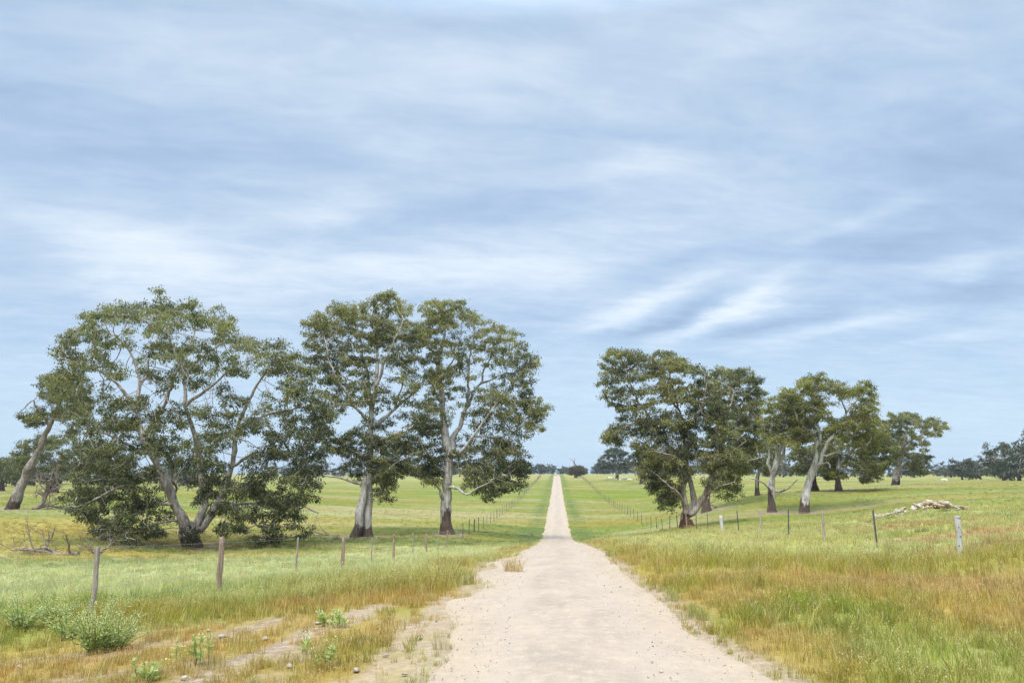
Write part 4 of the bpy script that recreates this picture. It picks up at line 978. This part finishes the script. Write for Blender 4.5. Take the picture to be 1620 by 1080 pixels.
def fence(label, X, ys, kinds, heights, leans):
    x0, y0 = X(ys[0]), ys[0]
    root = empty('wire_fence', (x0, y0, tz1(x0, y0))); tag(root, label, 'fence')
    base = np.array(root.location)
    line = []
    for k, (y, kd) in enumerate(zip(ys, kinds)):
        x = X(y); z = tz1(x, y); src, lab = kd
        o = src.copy(); COL.objects.link(o); o.parent = root
        o.location = [float(q) for q in np.array([x, y, z]) - base]
        ln = leans.get(k, (rng.normal(0, .03), rng.normal(0, .03)))
        o.rotation_euler = (ln[0], ln[1], rng.uniform(0, 2 * PI) if src not in (WHITEP,) else 0); s = rng.uniform(.94, 1.06); o.scale = (s, s, s)
        if lab: o['label'] = lab
        line.append(np.array([x, y, z]) - base)
    line = np.array(line)
    for hz in heights:
        pts = []
        for a, b in zip(line[:-1], line[1:]):
            for t in np.linspace(0, 1, 5, endpoint=False):
                p = a * (1 - t) + b * t; p[2] += hz - .05 * t * (1 - t); p[0] += .07; pts.append(p)
        pts.append(line[-1] + np.array([.07, 0, hz]))
        tb = TB(); tb.tube(np.array(pts),   .0022, 4, False); tb.out('wire', WIRE, root)
    return root
ys = [12.3, 17.0, 22.0, 26.8, 31.0, 35.2, 39.8, 44.2, 48.5, 53.0, 57.5, 62, 66.5, 71, 75.5, 80] + list(np.arange(84.6, 372, 4.7))
ys = [3.0, 7.6] + ys
kinds = []
for k, y in enumerate(ys):
    if k == 2: kinds.append((TIMBER[0], 'weathered grey timber post leaning right'))
    elif k == 3: kinds.append((TIMBER[1], 'thick brown timber post'))
    elif k == 4: kinds.append((THIN[0], None))
    elif y < 60: kinds.append((TIMBER[k % 4], None) if k % 2 else (THIN[k % 2], None))
    else: kinds.append((PICK, None) if k % 3 else (TIMBER[(k // 3) % 4], None))
fence('wire fence running along the left side of the track past the two tall gums', lambda y: -7.2 + .12 * math.sin(y * .05), ys, kinds, (1.08, .88, .68, .48, .28), {2: (0, .05), 3: (0, .01)})
ys = [6.5, 11.2, 15.9, 20.5, 25.6, 30.5, 35.1, 39.6, 44.6, 49.1, 53.6, 58] + list(np.arange(62.2, 372, 4.7))
kinds = []
for k, y in enumerate(ys):
    if k == 3: kinds.append((WHITEP, 'bleached white post with dark knots and wire bands'))
    elif k == 4: kinds.append((PICK, None))
    elif k == 5: kinds.append((TIMBER[2], None))
    elif k == 6: kinds.append((PICK, None))
    elif k == 7: kinds.append((TIMBER[0], 'timber post leaning left'))
    elif k == 9: kinds.append((SHORTW, 'short white post'))
    else: kinds.append((PICK, None) if k % 3 else (TIMBER[(k // 3) % 4], None))
rf = fence('wire fence running along the right side of the track past the bleached white post', lambda y: 9.75, ys, kinds, (1.04, .84, .64, .44, .26), {3: (0, .02), 4: (0, -.05), 5: (0, -.07), 7: (0, -.10)})
# wire bands and knots of the white post
for ch in rf.children:
    if ch.get('label', '').startswith('bleached'):
        tb = TB()
        for z in (1.0, .70, .66):
            a = np.linspace(0, 2 * PI, 15); rr = .072 - .0068 * z
            tb.tube(np.stack([np.cos(a) * rr + .012 * math.sin(z * 2.2 + 7), np.sin(a) * rr, np.full(15, z) + .012 * np.sin(a * 2)], -1), .007, 5, False)
        tb.out('wire_band', STEEL, ch)
        tb = TB()
        for a, z in ((-1.9, .78), (-1.5, .56), (-1.2, .2), (-2.2, .34)):
            c = np.array([math.cos(a) * .061 + .012 * math.sin(z * 2.2 + 7), math.sin(a) * .061, z]); d = np.array([math.cos(a), math.sin(a), .1])
            tb.tube(np.array([c, c + d * .014, c + d * .018]), [.022, .017, .008], 7)
        tb.out('knot', STEEL, ch)

# ------------------------------------------------------------------ fallen branches
def dead_branch(seed, length, up, spread, gens=3, r0=.09, mat=DEADWOOD):
    g = np.random.default_rng(seed); tb = TB()
    def go(p, d, L, r, gen):
        m = max(4, int(L / .22)); pts = [p.copy()]
        for k in range(m):
            d = d + g.normal(0, .22, 3); d[2] -= .02
            d /= np.linalg.norm(d); p = p + d * L / m
            if p[2] < .02: p[2] = .02; d[2] = abs(d[2]) * .5
            pts.append(p.copy())
            if gen < gens and k > 0 and g.uniform() < .75:
                nd = d + g.normal(0, spread, 3); nd[2] += up * g.uniform(-.3, 1); nd /= np.linalg.norm(nd)
                go(p.copy(), nd, L * g.uniform(.35, .6), r * (1 - .6 * k / m) * .62, gen + 1)
        tb.tube(np.array(pts), np.linspace(r, r * .35, len(pts)), 7 if gen < 2 else 4)
    go(np.array([0, 0, .08]), np.array([1.0, .1, .05]), length, r0, 0)
    return tb
def fallen(px, py, seed, length, up, rz, label, r0=.09, sc=1, mat=DEADWOOD, spread=.7):
    gpt, d = G(px, py)
    o = dead_branch(seed, length, up, spread, r0=r0).out('fallen_branch', mat)
    o.location = [float(q) for q in gpt]; o.rotation_euler = (0, 0, rz); o.scale = (sc,) * 3
    tag(o, label, 'branch')
fallen(124, 879, 5, 3.0, 1.3, PI * .98, 'tangled dead grey branch lying in the grass left of the huge spreading gum', .10, 1.15)
fallen(150, 872, 8, 3.2, .5, .12, 'thin curved dead branch lying between the fence post and the huge spreading gum', .06)
fallen(50, 806, 6, 4.0, .8, .2, 'dead log with upright stub lying beyond the huge gum, near the leaning trunk', .22)
fallen(536, 848, 9, 2.6, .3, PI * .9, 'small dead branch lying in the shade left of the twin trunked tall gum', .05)
fallen(106, 803, 12, 1.2, .5, .2, 'small pale dead branch lying right of the dead log', .05, mat=DEADPALE)
fallen(1134, 803, 15, 2.4, 1.0, 2.4, 'broken dead branch standing in the grass right of the rusty footed gum', .08)

# ------------------------------------------------------------------ stone heap
RK = [stone_mesh('rock', 300 + s, ROCK if s % 3 else ROCK_TAN, flat=.75) for s in range(7)]
def put_rock(src, p, s, label, group, name='rock'):
    o = src.copy(); COL.objects.link(o); o.name = name
    o.location = [float(q) for q in p]; o.rotation_euler = (rng.uniform(-.4, .4), rng.uniform(-.4, .4), rng.uniform(0, 6.28)); o.scale = (s, s, s)
    tag(o, label, 'rock', group)
c0 = P(1470, 803, 46); c0[2] = 0
LH = 'cream and tan limestone rock in the stone heap behind the right fence'
for k in range(120):
    a = rng.normal(0, .42); b = rng.normal(0, .38)
    a = max(-1, min(1, a)); q = c0 + RV * (a * 2.3 + .15) + FV * (b * 1.5)
    hgt = max(0, .60 * (1 - (abs(a + .05) / .95) ** 1.3) * (1 - (b / 1.15) ** 2))
    q[2] = tz1(q[0], q[1]) + hgt * rng.uniform(.55, 1) + .05
    put_rock(RK[int(rng.integers(7))], q, rng.uniform(.08, .20), LH, 'rocks in the stone heap')
LT = 'white rock in the low trail of stones left of the stone heap'
for k in range(22):
    t = rng.uniform(0, 1); q = P(1378 + 54 * t, 803, 44 + rng.uniform(-.8, .8)); q[2] = tz1(q[0], q[1]) + .14 + .2 * t * rng.uniform()
    put_rock(RK[1 + int(rng.integers(2)) * 3], q, rng.uniform(.09, .18) * (.7 + .5 * t), LT, 'rocks in the trail beside the heap')
VST = mat_plain('verge_stone', (.38, .32, .26), .35, .9, 4)
RV_STONE = [stone_mesh('stone', 400 + q, VST, flat=.6) for q in range(3)]
LS = 'pale stone lying on the dry bare verge left of the track'
for px, py, s in ((352, 1009, .055), (366, 1012, .04), (420, 1012, .06), (457, 1057, .05), (32, 1058, .06), (290, 1076, .045), (503, 988, .055), (499, 998, .045), (418, 1013, .06), (563, 1064, .05), (530, 1060, .035), (593, 913, .09), (732, 979, .035),
                  (665, 1012, .04), (400, 1018, .04), (330, 1000, .04), (610, 1040, .035), (480, 1030, .04), (690, 985, .03), (640, 1070, .03)):
    q, d = G(px, py); q[2] += .02
    put_rock(RV_STONE[int(rng.integers(3))], q, s * rng.uniform(.6, .95), LS, 'stones on the left verge', 'stone')

# ------------------------------------------------------------------ sheep
def sheep(name, graze, seed):
    me = bpy.data.meshes.new(name); bm_ = bmesh.new(); sk = bm_.verts.layers.skin.verify()
    def v(x, y, z, r, rt=False):
        q = bm_.verts.new((x, y, z)); q[sk].radius = (r, r); q[sk].use_root = rt; return q
    hip = v(-.42, 0, .62, .22, True); mid = v(0, 0, .60, .25); sho = v(.38, 0, .64, .22)
    nk = v(.60, 0, .60 if graze else .82, .12); hd = v(.74, 0, .34 if graze else .98, .085); mz = v(.84, 0, .18 if graze else .93, .05)
    tl = v(-.62, 0, .62, .06)
    E = [(hip, mid), (mid, sho), (sho, nk), (nk, hd), (hd, mz), (hip, tl)]
    for s in (-1, 1):
        for b, x in ((hip, -.42), (sho, .36)):
            k1 = v(x, s * .13, .40, .085); k2 = v(x + (.05 if b is sho else -.06), s * .13, .22, .04); f = v(x, s * .13, .02, .035)
            E += [(b, k1), (k1, k2), (k2, f)]
        ear = v(.70, s * .13, hd.co.z + .05, .03); E.append((hd, ear))
    for a, b in E: bm_.edges.new((a, b))
    bm_.to_mesh(me); bm_.free(); me.materials.append(WOOL)
    o = bpy.data.objects.new(name, me); COL.objects.link(o)
    o.modifiers.new('skin', 'SKIN'); sb = o.modifiers.new('sub', 'SUBSURF'); sb.levels = sb.render_levels = 1
    dg = bpy.context.evaluated_depsgraph_get(); me2 = bpy.data.meshes.new_from_object(o.evaluated_get(dg)); o.modifiers.clear(); o.data = me2
    for p_ in me2.polygons: p_.use_smooth = True
    if not me2.materials: me2.materials.append(WOOL)
    return o
SH = [sheep('sheep', True, 1), sheep('sheep', False, 2)]
used = [False, False]
LSH = 'white sheep in the scattered flock on the far rise under the open crowned gum'
SP_ = [(959, 757.4), (964, 756.2), (967, 756.0), (975, 758.4), (981, 759.2), (984, 756.4), (985, 758), (987, 757), (990, 756.4), (992, 757.0), (994, 759.4), (997.5, 759), (1014, 760), (1018, 759.8), (1021, 759.2), (1029, 760), (1034, 759.6), (1038, 759)]
for px, py in SP_:
    q, d = G(px, py + .8, 120); k = int(rng.integers(2))
    if used[k]: o = SH[k].copy(); COL.objects.link(o)
    else: o = SH[k]; used[k] = True
    s = .74 * rng.uniform(.85, 1.15); o.location = [float(c) for c in q]; o.rotation_euler = (0, 0, rng.choice([0, PI]) + rng.normal(0, .5)); o.scale = (s, s, s)
    tag(o, LSH, 'sheep', 'flock of sheep')
for px, py, lb in ((1495, 762.4, 'single white sheep grazing apart, in front of the rounded gum at the far right'),):
    q, d = G(px, py, 60); o = SH[0].copy(); COL.objects.link(o); o.location = [float(c) for c in q]; o.rotation_euler = (0, 0, 2.8); o.scale = (1.1,) * 3; tag(o, lb, 'sheep', 'flock of sheep')

# ------------------------------------------------------------------ verge weeds
WEED = mat_leaf('weed_leaves', (.28, .33, .11), (.42, .46, .19), (.62, .61, .32))
def weed(seed, nst, h, spread, leaf=.035, spike=.35):
    g = np.random.default_rng(seed); tb = TB(); LV = []; LF = []; LT = []
    for s in range(nst):
        a = g.uniform(0, 2 * PI); ln = spread * math.sqrt(g.uniform()); hh = h * g.uniform(.35, 1.15) * (1 - .25 * ln / max(spread, .01))
        t = np.linspace(0, 1, 8)[:, None]; d = np.array([math.cos(a), math.sin(a), 0])
        pts = d * (.06 + ln * t ** 1.4) + np.array([0, 0, 1]) * hh * t ** .9 + g.normal(0, .006, (8, 3)); tb.tube(pts, np.linspace(.005, .002, 8), 4, False)
        m = int(60 * hh / .5)
        for q in range(m):
            u = g.uniform(.12, 1); top = u > 1 - spike
            c = np.array([np.interp(u, np.linspace(0, 1, 8), pts[:, k]) for k in range(3)])
            L = leaf * (g.uniform(.5, .9) * (.42 if top else 1.25 * (1.15 - .5 * u)))
            dr = g.normal(size=3); dr[2] = abs(dr[2]) * .5 + .1; dr /= np.linalg.norm(dr)
            sd = np.cross(dr, g.normal(size=3)); sd /= np.linalg.norm(sd); n0 = len(LV)
            c = c + dr * (.004 if not top else .012 * g.uniform())
            W = L * (.20 if not top else .45)
            LV += [c, c + dr * L * .5 + sd * W, c + dr * L, c + dr * L * .5 - sd * W]; LF.append((n0, n0 + 1, n0 + 2, n0 + 3)); LT += [(.85 if top else .35) + g.normal(0, .12)] * 4
    return tb, (LV, LF, np.clip(LT, 0, 1))
STEM = mat_plain('weed_stem', (.16, .20, .07), .3, .7, 8)
def put_weed(px, py, seed, nst, h, spread, label, leaf=.045, spike=.5, name='flowering_weed'):
    q, d = G(px, py); root = empty(name, q, rng.uniform(0, 6)); tag(root, label, 'plant')
    tb, (LV, LF, LT) = weed(seed, nst, h, spread, leaf, spike)
    tb.out('stem', STEM, root); build('foliage', LV, LF, None, WEED, root, False, {'tint': LT})
put_weed(150, 1034, 1, 80, .62, .42, 'large pale green flowering weed clump on the left verge with upright flower spikes')
put_weed(185, 1028, 9, 44, .48, .36, 'spiky flowering weed leaning out from the right side of the large weed clump')
put_weed(35, 1000, 2, 60, .52, .40, 'green bushy weed at the left edge of the verge', .05, .35)
put_weed(85, 990, 3, 46, .46, .34, 'grey green bushy weed between the left edge weed and the large clump', .05, .4)
put_weed(105, 1012, 12, 26, .55, .28, 'flowering weed just left of the large clump', .06, .4)
put_weed(318, 1052, 4, 4, .34, .06, 'single upright weed on the bare dirt right of the large weed clump', .07, .2)
put_weed(274, 1050, 5, 3, .26, .05, 'small weed seedling left of the single upright weed', .06, .2)
put_weed(479, 1036, 6, 3, .32, .05, 'thin weed standing on the pale stony patch', .06, .3)
put_weed(517, 990, 7, 7, .26, .10, 'leafy weed on the verge, left one of a close pair', .07, .3)
put_weed(537, 994, 8, 9, .27, .12, 'leafy weed on the verge, right one of a close pair', .07, .3)
put_weed(228, 1079, 10, 8, .20, .12, 'low bright green weed at the bottom edge of the left verge', .08, .1)
put_weed(512, 1056, 11, 4, .30, .08, 'slender weed among the dry grass beside the stony patch', .06, .3)
# loose tufts growing out of the track
TUFTMAT = mat_plain('tuft_grass', (.46, .33, .10), .3, .7, 9)
def put_tuft(px, py, seed, s, label, col=None):
    src = clump(seed, 150, .26, .13, .0022, .25, .75, .04); src.data.materials.clear(); src.data.materials.append(col or TUFTMAT)
    q, d = G(px, py); q[2] += .01; COL.objects.link(src); src.name = 'grass_tuft'; src.location = [float(c) for c in q]; src.scale = (s, s, s); tag(src, label, 'grass tuft')
TG = mat_plain('green_tuft_grass', (.34, .34, .10), .3, .7, 9)
put_tuft(812, 906, 31, 1.5, 'dry golden grass tuft standing alone on the left shoulder of the track')
put_tuft(1062, 950, 32, .8, 'small grass tuft on the right edge of the track, farthest of three', TG)
put_tuft(1097, 977, 33, .7, 'small grass tuft on the right edge of the track, middle of three', TG)
put_tuft(1112, 980, 34, .6, 'small grass tuft on the right edge of the track, closest to the verge of three', TG)

# ------------------------------------------------------------------ thin blue air over the paddocks
hm, hnt = M('air'); hn = N(hnt)
hv = hn('ShaderNodeVolumePrincipled', {'Color': (.86, .90, 1.0, 1), 'Density': .00016, 'Anisotropy': .2})
hnt.links.new(hv.outputs[0], hn('ShaderNodeOutputMaterial').inputs['Volume'])
hx, hy0, hy1, hz0, hz1 = 2600.0, -60.0, 1500.0, float(Zg.min()) - 1.0, 26.0
HV = [(sx_ * hx, y_, z_) for z_ in (hz0, hz1) for sx_, y_ in ((-1, hy0), (1, hy0), (1, hy1), (-1, hy1))]
tag(build('haze', HV, [(3, 2, 1, 0), (4, 5, 6, 7), (0, 1, 5, 4), (1, 2, 6, 5), (2, 3, 7, 6), (3, 0, 4, 7)], None, hm, None, False), kind='stuff')

# ------------------------------------------------------------------ sky, sun, camera
SUN_EL, SUN_AZ = math.radians(58), math.radians(200)     # azimuth clockwise from +Y: behind the camera, a little left
EXPO = 1.34
wd = bpy.data.worlds.new('World'); scene.world = wd; wd.use_nodes = True
nt = wd.node_tree; nt.nodes.clear(); n = N(nt)
gen = n('ShaderNodeTexCoord').outputs['Generated']
sky = n('ShaderNodeTexSky', sky_type='NISHITA', sun_disc=False, sun_elevation=SUN_EL, sun_rotation=SUN_AZ, altitude=100, air_density=1.0, dust_density=1.5, ozone_density=1.2).outputs[0]
skyc = n.mix(1.0, sky, (.10, .10, .10), 'MULTIPLY')
sep = n('ShaderNodeSeparateXYZ', {0: gen}); zz = n.math('MAXIMUM', sep.outputs[2], 0.0)
den = n.math('ADD', zz, .10)
pl = n('ShaderNodeCombineXYZ', {0: n.math('DIVIDE', sep.outputs[0], den), 1: n.math('DIVIDE', sep.outputs[1], den), 2: 0.0}).outputs[0]
wv = n.mapping(pl, (.75, .75, 1), (3.2, 1.4, 0), (0, 0, math.radians(-12)))
big = n.noise(n.mapping(wv, (.55, .9, 1)), 1.0, 6, .5, .5)
stk = n.noise(n.mapping(wv, (.7, 1.7, 1), (7, 2, 0)), 1.6, 9, .64, 1.1)
bil = n.noise(n.mapping(wv, (1, 1.5, 1), (1, 9, 0)), 2.6, 6, .55, .35)
f = n.math('ADD', n.math('ADD', n.math('MULTIPLY', big, .48), n.math('MULTIPLY', stk, .34)), n.math('MULTIPLY', bil, .18))
f = n.math('ADD', n.math('MULTIPLY', f, .45), .272)
# the larger cloud banks and breaks stand at fixed bearings and heights
wob = n.math('SUBTRACT', n.noise(wv, 1.6, 5, .6), .5); wob2 = n.math('SUBTRACT', n.noise(n.mapping(wv, (1, 1, 1), (4, 4, 4)), 1.6, 5, .6), .5)
az = n.math('ADD', n.math('ARCTAN2', sep.outputs[0], sep.outputs[1]), n.math('MULTIPLY', wob, .16))
el = n.math('ADD', n.math('ARCSINE', sep.outputs[2]), n.math('MULTIPLY', wob2, .075))
def bank(px, py, w, h, ang, amp):
    p = P(px, py, 1.0) - np.array([0, 0, CAMZ]); a0 = math.atan2(p[0], p[1]); e0 = math.asin(p[2] / np.linalg.norm(p))
    w, h = w / FPX, h / FPX; c, q = math.cos(math.radians(ang)), math.sin(math.radians(ang))
    da, de = n.math('SUBTRACT', az, a0), n.math('SUBTRACT', el, e0)
    u = n.math('ADD', n.math('MULTIPLY', da, c / w), n.math('MULTIPLY', de, q / w))
    v = n.math('ADD', n.math('MULTIPLY', da, -q / h), n.math('MULTIPLY', de, c / h))
    r2 = n.math('ADD', n.math('MULTIPLY', u, u), n.math('MULTIPLY', v, v))
    return n.math('MULTIPLY', n.math('EXPONENT', n.math('MULTIPLY', r2, -1.0)), amp)
for b_ in ((230, 395, 150, 46, -12, .10), (520, 335, 95, 26, -8, .07), (660, 432, 190, 24, 3, .08), (890, 425, 95, 40, 5, .07), (980, 490, 130, 18, 22, .14), (1140, 498, 120, 17, 23, .17),
           (1360, 345, 120, 13, 12, .08), (1500, 425, 80, 15, 6, .09), (1350, 512, 120, 14, 9, .12), (1500, 545, 100, 12, 6, .07), (1130, 85, 130, 55, 20, .06), (780, 100, 170, 45, 0, .05), (1010, 270, 110, 26, 8, .07), (640, 230, 120, 30, 0, .05), (330, 130, 160, 50, 0, .04),
           (1045, 508, 80, 15, 15, -.13), (1250, 500, 90, 14, 12, -.10), (1420, 385, 170, 40, 5, -.07), (1560, 455, 90, 26, 0, -.10), (640, 360, 170, 28, 8, -.08), (400, 240, 220, 50, 0, -.06), (1100, 415, 170, 18, 6, -.07), (30, 110, 220, 160, 0, -.06), (1540, 230, 160, 80, 0, -.07), (860, 330, 140, 26, 6, -.06), (60, 440, 90, 60, 0, -.05)):
    f = n.math('ADD', f, bank(*b_))
fin = n.noise(n.mapping(wv, (.8, 1.5, 1), (2, 5, 1)), 7.0, 6, .62, .4)
f = n.math('ADD', f, n.math('MULTIPLY', n.math('SUBTRACT', fin, .5), .19))
cl = n.ramp(f, ((.34, (.165, .220, .315)), (.44, (.215, .285, .382)), (.53, (.290, .352, .425)), (.66, (.430, .465, .500))))
# clouds thin out to clear pale blue low on the horizon
low = n.ramp(sep.outputs[2], ((.0, 1), (.055, .75), (.20, 0)))
cl = n.mix(n.math('MULTIPLY', low, .8), cl, (.255, .352, .450))
cl = n.mix(.12, cl, skyc)
# an overcast sky is brightest overhead; boosted out of view to brighten ground and crowns
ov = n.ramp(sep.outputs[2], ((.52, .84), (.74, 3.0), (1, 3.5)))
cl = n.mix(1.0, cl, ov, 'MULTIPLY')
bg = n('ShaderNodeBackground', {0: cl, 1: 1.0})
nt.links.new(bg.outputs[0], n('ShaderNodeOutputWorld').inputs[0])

sl = bpy.data.lights.new('Sun', 'SUN'); sl.energy = 1.5; sl.angle = math.radians(14); sl.color = (1, .95, .87)
so = bpy.data.objects.new('Sun', sl); COL.objects.link(so)
sd = Vector((math.sin(SUN_AZ) * math.cos(SUN_EL), math.cos(SUN_AZ) * math.cos(SUN_EL), math.sin(SUN_EL)))
so.rotation_euler = sd.to_track_quat('Z', 'Y').to_euler(); so.location = (0, -20, 40)

cam = bpy.data.cameras.new('Camera'); cam.lens = 28; cam.sensor_width = 36; cam.clip_end = 12000; cam.clip_start = .05
co = bpy.data.objects.new('Camera', cam); COL.objects.link(co); co.location = (0, 0, CAMZ); co.rotation_euler = (PI / 2 + PITCH, 0, YAW)
scene.camera = co
scene.view_settings.view_transform = 'Standard'; scene.view_settings.look = 'None'; scene.view_settings.exposure = EXPO; scene.view_settings.gamma = 1
scene.render.engine = 'CYCLES'
cy = scene.cycles; cy.use_denoising = True; cy.max_bounces = 7; cy.diffuse_bounces = 4; cy.transmission_bounces = 5; cy.glossy_bounces = 2; cy.use_adaptive_sampling = True; cy.adaptive_threshold = .015
